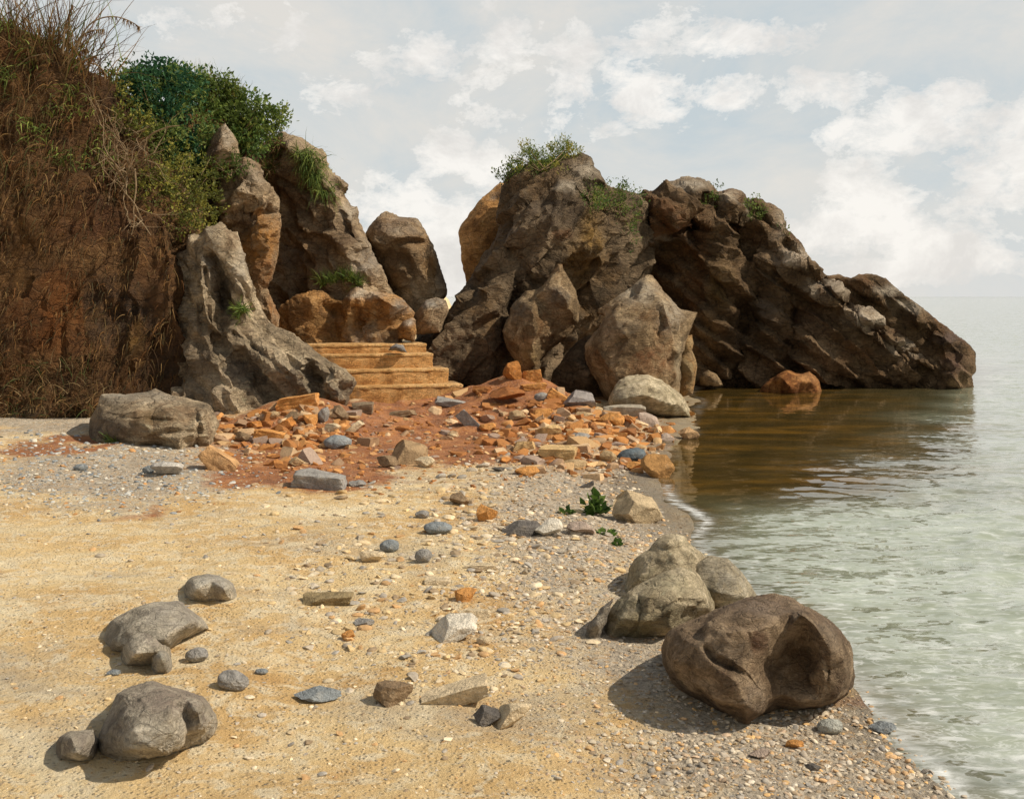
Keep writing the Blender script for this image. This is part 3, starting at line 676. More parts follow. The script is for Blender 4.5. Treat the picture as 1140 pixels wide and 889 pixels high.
rock('cliff_rock', 'tall two-tone rock, grey above and rusty orange below, left of the headland', 'rock',
     [(236, 230), (241, 212), (246, 198), (252, 187), (258, 181), (265, 177), (278, 175), (286, 177), (292, 182), (296, 193), (298, 207), (305, 213), (310, 221), (312, 235), (315, 246), (314, 258), (312, 271), (310, 286), (307, 298), (304, 308), (297, 322), (304, 332), (310, 341), (314, 354), (314, 372), (280, 400), (262, 330), (250, 260)],
     14.6, [(266, 188, -.3), (285, 190, -.25), (262, 215, -.55), (285, 215, -.5), (300, 222, -.35), (255, 235, -.45), (275, 238, -.2), (290, 245, -.3), (302, 250, -.35), (280, 270, -.3), (298, 280, -.35), (290, 305, -.35), (302, 345, -.25)],
     .15, 12, 1.0, 2.2, M_head, .13, .38, seed=45, cut=450, dip=25, st=1.4, ffac=1, grooves=[([(252, 238), (270, 232), (290, 240), (310, 236)], 4, .2), ([(292, 318), (304, 324)], 4, .15), ([(262, 200), (280, 208), (297, 206)], 2.5, .08)],
     stains_lights=[(292, 265, (24, 34), ORG, 1), (296, 300, (16, 20), (.36, .17, .06), .9), (305, 345, (10, 22), (.36, .16, .05), .9), (276, 244, (16, 12), (.10, .05, .025), .9), (300, 235, (10, 10), (.16, .09, .04), .7), (275, 195, (26, 18), (.35, .28, .2), .6), (286, 275, (6, 8), (.08, .05, .03), .8)], key='twotone')

rock('cliff_rock', 'big craggy grey headland rock with a brow and nose of stone on its edge', 'rock',
     [(270, 220, .4), (283, 180, .3), (293, 154, .1), (303, 150), (315, 148), (325, 150), (334, 153), (342, 156), (351, 161), (359, 166), (366, 173), (368, 180), (367, 188), (372, 194), (380, 197), (386, 201), (391, 204), (393, 209), (389, 214), (385, 218), (389, 223), (392, 228), (399, 230), (403, 238), (401, 247), (405, 257), (412, 267), (414, 276), (417, 285), (423, 297), (429, 309), (434, 320), (444, 330), (452, 338), (452, 400), (330, 402), (300, 380), (280, 300)],
     16.8, [(318, 160, -.25), (345, 172, -.4), (358, 182, -.35), (330, 185, -.2), (320, 200, .05), (345, 205, .05), (365, 208, -.25), (382, 208, -.3), (350, 230, -.05), (375, 228, -.4), (390, 240, -.4), (330, 240, .15), (320, 290, .1), (345, 270, -.2), (372, 262, -.55), (395, 262, -.6), (385, 285, -.7), (408, 292, -.7), (355, 300, -.3), (375, 315, -.5), (420, 318, -.6), (400, 330, -.6), (330, 340, -.1), (360, 350, -.2), (410, 370, -.4)],
     .15, 12, 2.2, 2.4, M_head, .19, .6, seed=47, cut=1500, cutmix=.85, dip=-62, st=2.0, ffac=1, strata=((.35, -.2, .9), .3, .8), grooves=[([(345, 162), (352, 178), (366, 190)], 3, .15), ([(372, 200), (384, 213), (392, 220)], 4, .2), ([(362, 172), (365, 184)], 4, .15), ([(382, 240), (388, 262)], 5, .3), ([(340, 255), (365, 270), (380, 300)], 5, .15)],
     stains_lights=[(325, 158, (26, 10), (.40, .29, .18), .9), (335, 215, (22, 50), (.12, .08, .05), .8), (345, 330, (34, 40), (.13, .08, .04), .8), (375, 205, (16, 10), (.30, .23, .16), .7), (390, 235, (12, 12), SUNLIT, .7), (405, 290, (22, 24), (.36, .30, .23), .8), (330, 285, (16, 16), (.24, .20, .16), .7), (345, 295, (26, 18), (.16, .09, .04), .6), (385, 264, (14, 16), (.16, .10, .06), .6)], key='head')

rock('cliff_rock', 'ochre rock ledge with pale drip-shaped ribs above the stone steps', 'rock',
     [(300, 390, .2), (310, 340, .1), (330, 326), (350, 322), (365, 326), (379, 331), (388, 322), (397, 319), (416, 321), (430, 325), (441, 328), (453, 337), (463, 345), (462, 353), (458, 360), (452, 366), (447, 380), (446, 402), (310, 404)],
     15.95, [(396, 327, -.25), (420, 330, -.3), (440, 340, -.3), (385, 342, -.2), (408, 345, -.1), (384, 365, -.1), (392, 380, -.3), (410, 360, 0), (428, 350, -.1), (424, 375, -.15), (440, 365, -.1), (350, 345, -.1), (345, 370, -.15), (368, 360, 0), (330, 360, -.1)],
     .12, 8, .9, 2.2, M_orange, .13, .36, seed=49 ,cut=260, grooves=[([(398, 345), (404, 375)], 6, .12), ([(372, 345), (376, 378)], 5, .1), ([(436, 350), (436, 376)], 5, .1)],
     stains_lights=[(405, 326, (28, 8), SUNLIT, .85), (447, 342, (16, 10), (.36, .30, .23), .9), (390, 360, (5, 18), (.46, .33, .17), .9), (416, 360, (5, 18), (.44, .31, .16), .8), (370, 355, (30, 24), (.22, .12, .04), .8), (404, 352, (10, 12), (.17, .09, .035), .8), (430, 355, (10, 16), (.30, .14, .045), .7), (330, 355, (16, 22), (.17, .10, .045), .8), (432, 372, (16, 8), (.20, .14, .08), .6)], key='ledge')

rock('cliff_rock', 'rounded brown rock standing alone behind the ledge, seen against bright cloud', 'rock',
     [(404, 262), (406, 256), (413, 246), (420, 239), (424, 235), (430, 233), (437, 236), (443, 238), (452, 238), (460, 240), (466, 245), (471, 251), (476, 257), (480, 264), (484, 271), (487, 279), (491, 290), (494, 302), (497, 314), (500, 325), (497, 334), (490, 345), (470, 360), (440, 350), (425, 310), (414, 282)],
     17.8, [(430, 245, -.3), (455, 250, -.35), (425, 275, -.5), (445, 268, -.6), (470, 262, -.45), (440, 285, -.35), (465, 290, -.5), (480, 285, -.3), (475, 310, -.35), (485, 320, -.3), (455, 320, -.3), (445, 305, -.4)],
     .15, 10, 1.4, 2.2, M_head, .11, .45, seed=51, cut=160, dip=-60, st=1.6, grooves=[([(425, 290), (440, 272), (460, 268), (476, 270)], 3, .15), ([(474, 275), (480, 300), (484, 322)], 4, .15)],
     stains_lights=[(450, 295, (24, 26), (.14, .085, .04), .85), (478, 302, (8, 18), (.33, .18, .06), .8), (440, 252, (28, 12), (.33, .27, .21), .6), (490, 310, (6, 20), (.30, .22, .14), .6)], key='alone')
rock('boulder', 'white-capped tan boulder perched just above the top step', 'boulder',
     [(441, 378), (443, 362), (449, 355), (457, 352), (463, 356), (464, 366), (463, 382)], 15.65, [(454, 362, -.15)], .12, 7, .4, 1.8, M_orange, .02, .3, seed=52, stains_lights=[(453, 357, (10, 6), (.58, .5, .4), .9), (452, 374, (10, 6), (.3, .17, .07), .8)])
rock('boulder', 'brown boulder with a pale grey cap in the gap behind the top step', 'boulder',
     [(458, 372), (460, 350), (466, 340), (474, 334), (486, 331), (496, 333), (500, 345), (490, 372)], 16.2, [(476, 342, -.2), (470, 355, -.25)], .14, 8, .6, 2.0, M_head, .03, .3, seed=53, stains_lights=[(480, 337, (16, 6), (.42, .37, .3), .9), (468, 352, (10, 10), (.3, .15, .05), .8)])
rock('rock_slab', 'small blue-grey slab lying on the top step', 'rock',
     [(431, 391), (433, 385), (440, 381), (448, 383), (452, 388), (455, 393)], 14.95, [(442, 386, -.08)], .06, 5, .2, 1.6, M_grey, .008, .2, seed=54, stains_lights=[(442, 388, (30, 20), (.20, .19, .185), 1)])

rock('limestone_outcrop', 'pale ribbed limestone outcrop sweeping down to the left of the steps', 'rock',
     [(165, 480, -.2), (172, 430, .4), (180, 380, .5), (186, 335, .5), (187, 300, .4), (193, 284, .3), (206, 277, .1), (210, 262), (222, 259), (228, 248), (240, 250), (247, 246), (254, 256), (260, 261), (266, 271), (272, 284), (277, 300), (281, 317), (286, 330), (293, 344), (299, 354), (307, 361), (316, 367), (329, 375), (342, 383), (356, 392), (369, 399), (380, 406), (390, 411), (397, 417), (398, 425), (396, 434), (392, 450), (385, 462), (350, 476), (250, 492, -.6)],
     12.9,
     [(240, 262, -.15), (222, 280, -.15), (226, 320, -.4), (236, 360, -.5), (244, 300, -.02), (250, 340, .02), (262, 290, -.25), (268, 320, -.3), (275, 345, -.2), (248, 355, -.05), (262, 362, -.3), (290, 365, -.15),
      (247, 372, -.35), (270, 380, -.45), (292, 396, -.6), (312, 412, -.7), (330, 425, -.7), (275, 400, -.25), (300, 425, -.4), (330, 445, -.55), (300, 375, -.2), (320, 392, -.3), (345, 402, -.55), (350, 420, -.2), (356, 440, -.35), (372, 412, -.6), (388, 422, -.4), (378, 440, -.55),
      (210, 330, -.2), (200, 380, -.2), (215, 420, -.3), (240, 410, -.65), (265, 440, -.7), (285, 460, -.7), (245, 455, -.75), (205, 455, -.6)],
     .12, 10, 1.6, 2.4, M_pale, .12, .42, seed=55, cut=1900, cutmix=.85, ffac=1, dip=-58, st=2.6, strata=((.75, .1, .6), .22, .7),
     grooves=[([(238, 285), (245, 310), (256, 345)], 4, .22), ([(222, 270), (218, 320), (226, 370)], 3, .12), ([(262, 275), (268, 315), (282, 345)], 2.5, .10), ([(205, 300), (200, 350), (206, 390)], 3, .1), ([(262, 372), (290, 392), (320, 418)], 2.5, .12), ([(245, 378), (262, 395), (290, 425), (310, 445)], 6, .2), ([(344, 400), (350, 430), (352, 455)], 4, .25), ([(205, 390), (212, 410), (208, 425)], 5, .15), ([(300, 385), (330, 405), (345, 420)], 4, .12), ([(228, 300), (233, 350), (240, 385)], 3, .12)],
     stains_lights=[(236, 290, (12, 30), (.48, .41, .31), .7), (268, 300, (10, 24), (.50, .43, .33), .7), (250, 325, (8, 24), (.085, .07, .055), .8), (275, 405, (34, 22), (.12, .10, .08), .7), (330, 420, (30, 24), (.13, .11, .09), .6), (380, 435, (20, 18), (.14, .12, .10), .6), (215, 400, (22, 50), (.15, .105, .07), .6), (240, 430, (20, 30), (.27, .20, .14), .5)], key='lime')

rock('layered_boulder', 'flat-topped layered grey boulder lying at the foot of the earth cliff', 'boulder',
     [(101, 503, -.2), (98, 480), (98, 466), (103, 456), (107, 446), (112, 438), (124, 436), (136, 437), (147, 437), (158, 434), (166, 433), (173, 430), (179, 434), (186, 437), (200, 440), (217, 444), (227, 446), (234, 449), (240, 455), (243, 462), (245, 472), (243, 484), (240, 496), (236, 504, -.2), (170, 508, -.3)],
     10.6, [(125, 445, -.1), (170, 442, -.15), (215, 452, -.15), (112, 460, -.3), (150, 458, -.45), (190, 462, -.5), (225, 465, -.45), (110, 480, -.3), (140, 482, -.45), (170, 480, -.6), (205, 485, -.6), (232, 485, -.4), (150, 496, -.5), (200, 496, -.65)],
     .10, 8, 1.1, 2.0, M_pale, .03, .3, seed=57, cut=300, ffac=.6, aniso=(.5, .6, 2.4), strata=((.08, -.1, 1), .10, 1.0), grooves=[([(108, 458), (150, 465), (200, 470), (240, 466)], 2.5, .05), ([(170, 484), (205, 480), (243, 483)], 2, .05), ([(218, 455), (222, 478), (218, 494)], 2.5, .06)],
     stains_lights=[(118, 478, (24, 18), (.10, .085, .07), .8), (170, 465, (22, 9), (.16, .10, .04), .7), (150, 440, (50, 8), (.46, .41, .33), .6)], key='layered')

# ------------------------------------------------------------------ foreground boulders
def fY(px, py): return float(G(px, py)[1])
rock('shore_rock', 'pale rounded rock at the back of the shoreline cluster, tallest of it', 'rock',
     [(690, 690), (690, 662), (692, 652), (697, 642), (703, 625), (711, 617), (721, 611), (725, 604), (731, 598), (741, 593), (752, 591), (759, 592), (765, 595), (770, 606), (778, 611), (786, 617), (790, 640), (785, 690)],
     fY(745, 660)+.1, [(745, 602, -.1), (725, 620, -.12), (705, 645, -.15), (755, 625, -.2), (775, 640, -.15), (740, 655, -.25)], .14, 18, .5, 2.4, M_shore, .028, .2, seed=61, cut=320, cutmix=.8, ffac=.9, dip=30, st=2, grooves=[([(725, 606), (745, 612), (768, 608)], 2.5, .03)], stains_lights=[(707, 640, (12, 18), (.25, .19, .09), .6)])
rock('shore_rock', 'flat grey slab of the shoreline cluster sloping into the water', 'rock',
     [(760, 690), (764, 640), (776, 625), (789, 617), (800, 617), (812, 620), (820, 627), (827, 635), (834, 645), (843, 658), (850, 680), (840, 705)],
     fY(800, 668)+.02, [(790, 630, -.03), (812, 640, -.12), (800, 660, -.22), (830, 665, -.15)], .06, 12, .45, 2.4, M_shore, .02, .2, seed=62, cut=150, cutmix=.8, ffac=.7, stains_lights=[(808, 645, (40, 34), (.34, .30, .23), .7)])
rock('shore_rock', 'olive-stained humped rock at the front of the shoreline cluster', 'rock',
     [(664, 722), (666, 708), (670, 695), (676, 676), (686, 665), (698, 656), (709, 650), (721, 644), (733, 637), (745, 633), (754, 631), (762, 631), (771, 635), (780, 641), (787, 649), (793, 658), (798, 668), (798, 680), (780, 700), (760, 715), (720, 722)],
     fY(720, 712)+.28, [(740, 645, -.08), (760, 650, -.12), (700, 668, -.12), (725, 665, -.2), (755, 672, -.25), (780, 668, -.15), (690, 690, -.2), (715, 692, -.25), (745, 695, -.25), (680, 705, -.15)], .12, 18, .5, 2.2, M_shore, .028, .18, seed=63, cut=420, cutmix=.8, ffac=.9, dip=25, st=2,
     grooves=[([(768, 632), (782, 645), (795, 662)], 2.5, .05), ([(712, 664), (716, 682), (708, 700)], 3, .04), ([(735, 680), (755, 668), (785, 672)], 3, .03)], stains_lights=[(705, 700, (36, 16), (.22, .18, .08), .7), (745, 650, (26, 12), (.48, .41, .26), .7), (690, 672, (10, 20), (.27, .24, .14), .6), (755, 690, (26, 14), (.15, .12, .055), .6)])
rock('shore_rock', 'thin dark slab leaning on the left side of the shoreline cluster', 'rock',
     [(647, 722), (650, 708), (653, 696), (660, 688), (668, 676), (677, 668), (683, 664), (680, 678), (675, 692), (670, 708), (667, 724)], fY(658, 713)+.1, [(665, 695, -.04)], .05, 8, .3, 1.8, M_grey, .01, .15, seed=64, stains_lights=[(664, 695, (30, 40), (.15, .125, .10), .8)])

cav = [(863, 702), (876, 692), (893, 687), (902, 692), (903, 708), (915, 725), (914, 749), (909, 779), (873, 786), (853, 762), (839, 746), (849, 729)]
rock('boulder', 'big brown boulder with a hollow gouged in its face on the shingle by the water', 'boulder',
     [(736, 726), (738, 714), (741, 705), (750, 698), (762, 692), (778, 685), (795, 677), (808, 673), (822, 669), (833, 665), (843, 661), (853, 658), (863, 657), (873, 659), (883, 662), (893, 667), (903, 672), (916, 681), (927, 690), (937, 698), (945, 707), (950, 717), (953, 728), (954, 741), (954, 753), (951, 763), (947, 773), (941, 779), (933, 783), (922, 788), (905, 793), (880, 797), (862, 800), (850, 806), (838, 812), (828, 815), (815, 812), (800, 804), (785, 793), (770, 781), (757, 770), (747, 760), (740, 748), (737, 738)],
     fY(845, 806)+.33,
     [(863, 668, -.05), (800, 690, -.18), (838, 680, -.18), (880, 675, -.12), (920, 697, -.15), (760, 708, -.18), (780, 720, -.30), (815, 705, -.30), (845, 700, -.30), (862, 695, -.27), (893, 680, -.24), (912, 700, -.27), (925, 722, -.27), (924, 760, -.26), (940, 740, -.18),
      (875, 706, -.16), (895, 703, -.14), (880, 725, -.08), (862, 738, -.12), (900, 735, -.09), (880, 755, -.12), (902, 762, -.15), (870, 772, -.19), (892, 780, -.20), (846, 742, -.24), (834, 738, -.33), (850, 728, -.28), (915, 745, -.24),
      (800, 740, -.36), (770, 745, -.30), (820, 760, -.39), (845, 765, -.31), (830, 785, -.38), (800, 780, -.36), (850, 790, -.30), (830, 800, -.34), (775, 765, -.28), (755, 735, -.22), (915, 778, -.22)],
     .12, 22, .75, 2.0, M_brownb, .026, .2, seed=71, cut=420, cutmix=.8, ffac=.8, dip=-35, st=1.6,
     grooves=[([(786, 722), (795, 735), (812, 742)], 3.5, .05), ([(815, 742), (832, 752), (842, 765)], 2.5, .03), ([(920, 730), (922, 760), (918, 782)], 3, .03), ([(812, 700), (835, 696), (850, 690)], 3, .03)],
     stains_lights=[(810, 725, (34, 12), (.25, .19, .13), .7), (850, 675, (50, 12), (.20, .145, .105), .7), (880, 740, (26, 34), (.15, .085, .035), .7), (838, 775, (16, 16), (.23, .175, .125), .6), (845, 715, (12, 16), (.14, .06, .035), .6), (925, 700, (16, 24), (.20, .15, .105), .6)], key='gouged')

rock('boulder', 'domed grey-brown boulder with two lobes in the near sand', 'boulder',
     [(98, 852), (102, 838), (106, 824), (110, 810), (116, 797), (122, 783), (130, 772), (141, 765), (154, 760), (164, 758), (173, 758), (184, 761), (196, 765), (209, 767), (220, 771), (230, 776), (237, 784), (241, 793), (243, 802), (242, 811), (239, 820), (233, 826), (225, 831), (214, 834), (203, 842), (190, 848), (155, 852), (130, 856)],
     fY(165, 842)+.27, [(165, 768, -.06), (135, 790, -.14), (165, 785, -.2), (190, 780, -.18), (206, 776, -.11), (207, 796, -.12), (209, 816, -.15), (222, 790, -.19), (227, 806, -.18), (190, 795, -.23), (192, 815, -.27), (120, 815, -.16), (150, 815, -.28), (175, 812, -.28), (140, 840, -.28), (175, 838, -.3), (205, 830, -.17)],
     .16, 24, .5, 2.2, M_grey, .022, .14, seed=73, cut=260, cutmix=.75, ffac=.8, grooves=[([(150, 785), (180, 780), (200, 785)], 3, .015)], stains_lights=[(190, 775, (50, 22), (.25, .185, .14), .7), (125, 810, (22, 36), (.16, .125, .10), .6), (220, 800, (20, 20), (.21, .165, .13), .6), (155, 825, (26, 16), (.33, .30, .25), .6)], key='lobes')
rock('stone', 'squat dark stone tucked against the left end of the two-lobed boulder', 'stone',
     [(58, 852), (60, 836), (60, 823), (67, 817), (77, 812), (90, 811), (104, 809), (110, 825), (108, 852)], fY(80, 848)+.1, [(80, 820, -.05), (85, 838, -.1)], .09, 12, .25, 2, M_grey, .008, .12, seed=74, cut=80, cutmix=.7, ffac=.4, stains_lights=[(70, 832, (14, 16), (.15, .115, .09), .8), (90, 828, (16, 14), (.24, .19, .14), .5)])
rock('boulder', 'broad pale grey boulder, widest of the clustered stones on the left sand', 'boulder',
     [(106, 744), (109, 730), (111, 719), (114, 709), (118, 698), (123, 689), (134, 682), (147, 676), (157, 672), (168, 669), (182, 668), (196, 667), (204, 670), (211, 673), (218, 679), (225, 685), (230, 689), (234, 694), (236, 701), (225, 707), (212, 712), (200, 722), (180, 742)],
     fY(150, 736)+.36, [(160, 678, -.07), (195, 676, -.07), (215, 690, -.15), (135, 695, -.13), (170, 695, -.25), (200, 700, -.25), (125, 720, -.17), (150, 715, -.28), (185, 712, -.32)], .13, 22, .6, 2.2, M_grey, .019, .14, seed=75, cut=220, cutmix=.75, ffac=.8, stains_lights=[(200, 685, (36, 18), (.36, .315, .26), .6), (125, 710, (20, 26), (.22, .20, .16), .5)], key='broad')
rock('stone', 'rounded grey stone in front of the broad pale boulder', 'stone',
     [(128, 748), (131, 730), (135, 715), (141, 708), (147, 703), (156, 700), (165, 699), (174, 701), (182, 705), (187, 710), (191, 717), (193, 726), (192, 742)], fY(160, 742)+.16, [(160, 712, -.1), (150, 728, -.15), (178, 725, -.13)], .14, 18, .35, 2, M_grey, .007, .12, seed=76, cut=90, cutmix=.6, ffac=.3)
rock('stone', 'egg-sized grey stone standing foremost in the left stone cluster', 'stone',
     [(166, 754), (167, 742), (168, 731), (171, 725), (176, 722), (181, 722), (187, 725), (191, 730), (194, 737), (193, 745), (190, 754)], fY(180, 749)+.06, [(180, 732, -.03)], .08, 11, .14, 1.8, M_grey, .004, .1, seed=77, cut=70, cutmix=.5, ffac=.3, stains_lights=[(180, 735, (20, 20), (.36, .33, .27), .6)])
rock('stone', 'smooth pale grey stone alone on the sand behind the broad boulder', 'stone',
     [(202, 676), (202, 660), (203, 650), (208, 644), (214, 640), (223, 638), (232, 637), (241, 638), (249, 641), (256, 645), (261, 650), (265, 657), (268, 665), (266, 676)], fY(235, 671)+.18, [(235, 645, -.06), (220, 655, -.12), (250, 655, -.1)], .14, 16, .35, 2, M_grey, .007, .12, seed=78, cut=90, cutmix=.6, ffac=.3, stains_lights=[(240, 645, (26, 10), (.42, .39, .33), .6)])
# ------------------------------------------------------------------ stone steps
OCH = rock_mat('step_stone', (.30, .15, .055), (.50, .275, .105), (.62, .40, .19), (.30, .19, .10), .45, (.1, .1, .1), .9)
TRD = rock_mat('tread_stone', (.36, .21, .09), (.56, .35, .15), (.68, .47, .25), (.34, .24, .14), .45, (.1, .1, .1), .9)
def rough_box(sx, sy, sz, n=26, amp=.012, seed=0):
    """a hewn block: subdivided box with worn arrises"""
    vs, fs = [], []
    nx = max(3, int(n*sx/max(sx, sy, sz))); ny = max(3, int(n*sy/max(sx, sy, sz))); nz = max(3, int(n*sz/max(sx, sy, sz)))
    ids = {}
    def vid(i, j, k):
        if (i, j, k) not in ids:
            ids[(i, j, k)] = len(vs); vs.append(((i/nx-.5)*sx, (j/ny-.5)*sy, k/nz*sz))
        return ids[(i, j, k)]
    for i in range(nx):
        for j in range(ny):
            fs.append((vid(i, j, 0), vid(i, j+1, 0), vid(i+1, j+1, 0), vid(i+1, j, 0)))
            fs.append((vid(i, j, nz), vid(i+1, j, nz), vid(i+1, j+1, nz), vid(i, j+1, nz)))
    for i in range(nx):
        for k in range(nz):
            fs.append((vid(i, 0, k), vid(i+1, 0, k), vid(i+1, 0, k+1), vid(i, 0, k+1)))
            fs.append((vid(i, ny, k), vid(i, ny, k+1), vid(i+1, ny, k+1), vid(i+1, ny, k)))
    for j in range(ny):
        for k in range(nz):
            fs.append((vid(0, j, k), vid(0, j, k+1), vid(0, j+1, k+1), vid(0, j+1, k)))
            fs.append((vid(nx, j, k), vid(nx, j+1, k), vid(nx, j+1, k+1), vid(nx, j, k+1)))
    V = np.array(vs)
    c = np.array([0, 0, sz/2]); q = V-c
    r = np.abs(q)/np.array([sx, sy, sz])*2
    m = np.sort(r, 1)
    q = q*(1-.022*np.clip((m[:, 1]-.75)/.25, 0, 1)*np.clip((m[:, 2]-.75)/.25, 0, 1))[:, None]
    p = V*9+seed*7.7
    q = q+amp*np.stack([fbm(p, 3, seed), fbm(p, 3, seed+3), fbm(p, 3, seed+6)], -1)
    fa, cr = facet(V*6+seed, seed, .4)
    q = q+amp*1.2*fa[:, None]*q/(np.linalg.norm(q, axis=1)[:, None]+1e-9)
    return q+c, fs

st = empty('stone_steps', (-1.17, 14.75, .22), 'flight of four worn ochre stone steps climbing between the rocks', 'steps')
for k, (x0, x1, y0, y1) in enumerate([(380, 511, 429, 447), (372, 495, 411, 429.5), (352, 478, 394, 411.5), (330, 470, 383, 394.5)]):
    Yk = 14.45+.24*k
    a = P3(x0, y1, Yk); b = P3(x1, y0, Yk)
    w = b[0]-a[0]; hh = b[2]-a[2]
    V, fs = rough_box(w, .62, hh+(.12 if k == 0 else .03), 52, .008, 80+k)
    V = V-np.array([0, 0, .12 if k == 0 else .03])
    V[:, 2] *= (hh-.045+(.12 if k == 0 else .03))/(hh+(.12 if k == 0 else .03))
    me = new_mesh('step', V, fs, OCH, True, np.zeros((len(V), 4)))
    me.set_sharp_from_angle(angle=math.radians(40))
    o = link('step', me, parent=st)
    o.location = Vector(((a[0]+b[0])/2, Yk+.31, a[2]))-st.location
    o.rotation_euler = (0, 0, math.radians(15+1.5*(k % 2)))
    V, fs = rough_box(w*1.01, .636, .042, 60, .005, 180+k)
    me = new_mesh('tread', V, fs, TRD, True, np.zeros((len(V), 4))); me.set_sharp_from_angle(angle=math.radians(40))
    link('tread', me, (0, 0, hh-.044), o)

# ------------------------------------------------------------------ loose stones
def ico(n):
    t = (1+5**.5)/2
    V = [(-1, t, 0), (1, t, 0), (-1, -t, 0), (1, -t, 0), (0, -1, t), (0, 1, t), (0, -1, -t), (0, 1, -t), (t, 0, -1), (t, 0, 1), (-t, 0, -1), (-t, 0, 1)]
    Fc = [(0, 11, 5), (0, 5, 1), (0, 1, 7), (0, 7, 10), (0, 10, 11), (1, 5, 9), (5, 11, 4), (11, 10, 2), (10, 7, 6), (7, 1, 8), (3, 9, 4), (3, 4, 2), (3, 2, 6), (3, 6, 8), (3, 8, 9), (4, 9, 5), (2, 4, 11), (6, 2, 10), (8, 6, 7), (9, 8, 1)]
    V = [np.array(v)/np.linalg.norm(v) for v in V]
    for _ in range(n):
        c = {}; F2 = []
        def mid(a, b):
            k = (min(a, b), max(a, b))
            if k not in c:
                m = V[a]+V[b]; V.append(m/np.linalg.norm(m)); c[k] = len(V)-1
            return c[k]
        for a, b, d in Fc:
            x, y, z = mid(a, b), mid(b, d), mid(d, a)
            F2 += [(a, x, z), (b, y, x), (d, z, y), (x, y, z)]
        Fc = F2
    return np.array(V), np.array(Fc)
ICO = {n: ico(n) for n in (0, 1, 2, 3, 4)}

s = N('loose_stone'); v = s.obj()
oi = s.n('ObjectInfo')
c = s.mix(1.0, oi.outputs['Color'], s.ramp(s.noise(v, 14, 8, .7, .5), [(.30, .55), (.5, 1.0), (.70, 1.4)]), 'MULTIPLY')
c = s.mix(s.ramp(s.noise(v, 6, 6, .7), [(.58, 0), (.72, .5)]), c, (.40, .31, .2))
c = s.mix(1.0, c, s.ramp(s.noise(v, 110, 4, .75), [(.3, .68), (.7, 1.3)]), 'MULTIPLY')
s.bsdf(c, .88, s.bump(s.math('ADD', s.noise(v, 22, 8, .7), s.math('MULTIPLY', s.noise(v, 90, 4, .7), .4)), .9, .03), .2)
STONE = s.m

def stone_shape(kind, seed, lvl=4):
    r = np.random.default_rng(seed)
    V, Fc = ICO[lvl]
    V = V.copy()
    if kind == 'round':
        V = V+.10*V*fbm(V*1.2+seed, 3, seed)[:, None]
        n, lo, hi = 3, .80, .95
    elif kind == 'angular': V = V*1.15; n, lo, hi = 13, .55, .82
    elif kind in ('block', 'slab'): V = V*1.75; n, lo, hi = 5, 1.08, 1.25
    elif kind == 'wedge': V = V*1.6; n, lo, hi = 5, .75, 1.0
    if kind in ('block', 'slab'):
        for ax in range(3):
            for sg in (-1, 1):
                nn = r.normal(size=3)*.10; nn[ax] += sg; nn /= np.linalg.norm(nn)
                V = V-np.maximum(V@nn-(.93+.07*r.random()), 0)[:, None]*nn
    if kind == 'wedge':
        for nn, hgt in (((-.85, -.25, .5), .48), ((.40, -.35, .85), .50), ((0, -.9, .35), .72), ((0, .9, .3), .8), ((.9, 0, .2), .95)):
            nn = np.array(nn)+r.normal(size=3)*.08; nn /= np.linalg.norm(nn)
            V = V-np.maximum(V@nn-hgt, 0)[:, None]*nn
    for _ in range(n):
        nn = r.normal(size=3); nn /= np.linalg.norm(nn)
        V = V-np.maximum(V@nn-(lo+(hi-lo)*r.random()), 0)[:, None]*nn
    V = V/np.abs(V).max(0)
    if lvl >= 3:
        fa, cr = facet(V*1.9+seed, seed, .3)
        V = V+V*(.05*fa+.035*fbm(V*3+seed, 4, seed+1))[:, None]*(.5 if kind == 'round' else 1.15)
    return V, Fc

def stone(kind, px, pyb, w, h, colr, rot, label, name='stone', cat='stone', group=None, lift=0.0, at=None):
    g = G(px, pyb) if at is None else np.array(at, float)
    m = g[1]/F
    W = w*m; hv = h*m
    dep = W*(.75 if kind != 'slab' else .55)
    dep = min(dep, max(hv*2.2, .02))
    th = math.atan2(pyb-HY, F)
    Hh = max((hv-dep*math.sin(th))/math.cos(th), hv*.42, .012)
    seed = int(px*13+pyb*7) % 9973
    V, Fc = stone_shape(kind, seed)
    V = V*np.array([W/2, dep/2, Hh*.60])
    a = math.radians(rot)
    R = np.array([[math.cos(a), 0, math.sin(a)], [0, 1, 0], [-math.sin(a), 0, math.cos(a)]])
    if abs(rot) > 1: V = V@R
    o = link(name, new_mesh(name, V, Fc, STONE, True), (g[0], g[1]+dep*.42, g[2]+Hh*.42+lift), None, label, cat, group)
    o.data.set_sharp_from_angle(angle=math.radians(32))
    o.color = (*colr, 1)
    return o
OR = (.62, .29, .085); DOR = (.46, .185, .045); TAN = (.48, .33, .17); CRM = (.68, .53, .33); GRY = (.32, .295, .26); BGR = (.265, .28, .275); DGR = (.15, .13, .11); RST = (.34, .13, .04); BRN = (.27, .18, .10); WHT = (.70, .62, .49); PNK = (.45, .34, .26)
SAND = 'loose stones on the sand'; HEAPL = 'rubble of the left heap'; HEAPR = 'rubble of the right heap'; SHING = 'stones along the shore'
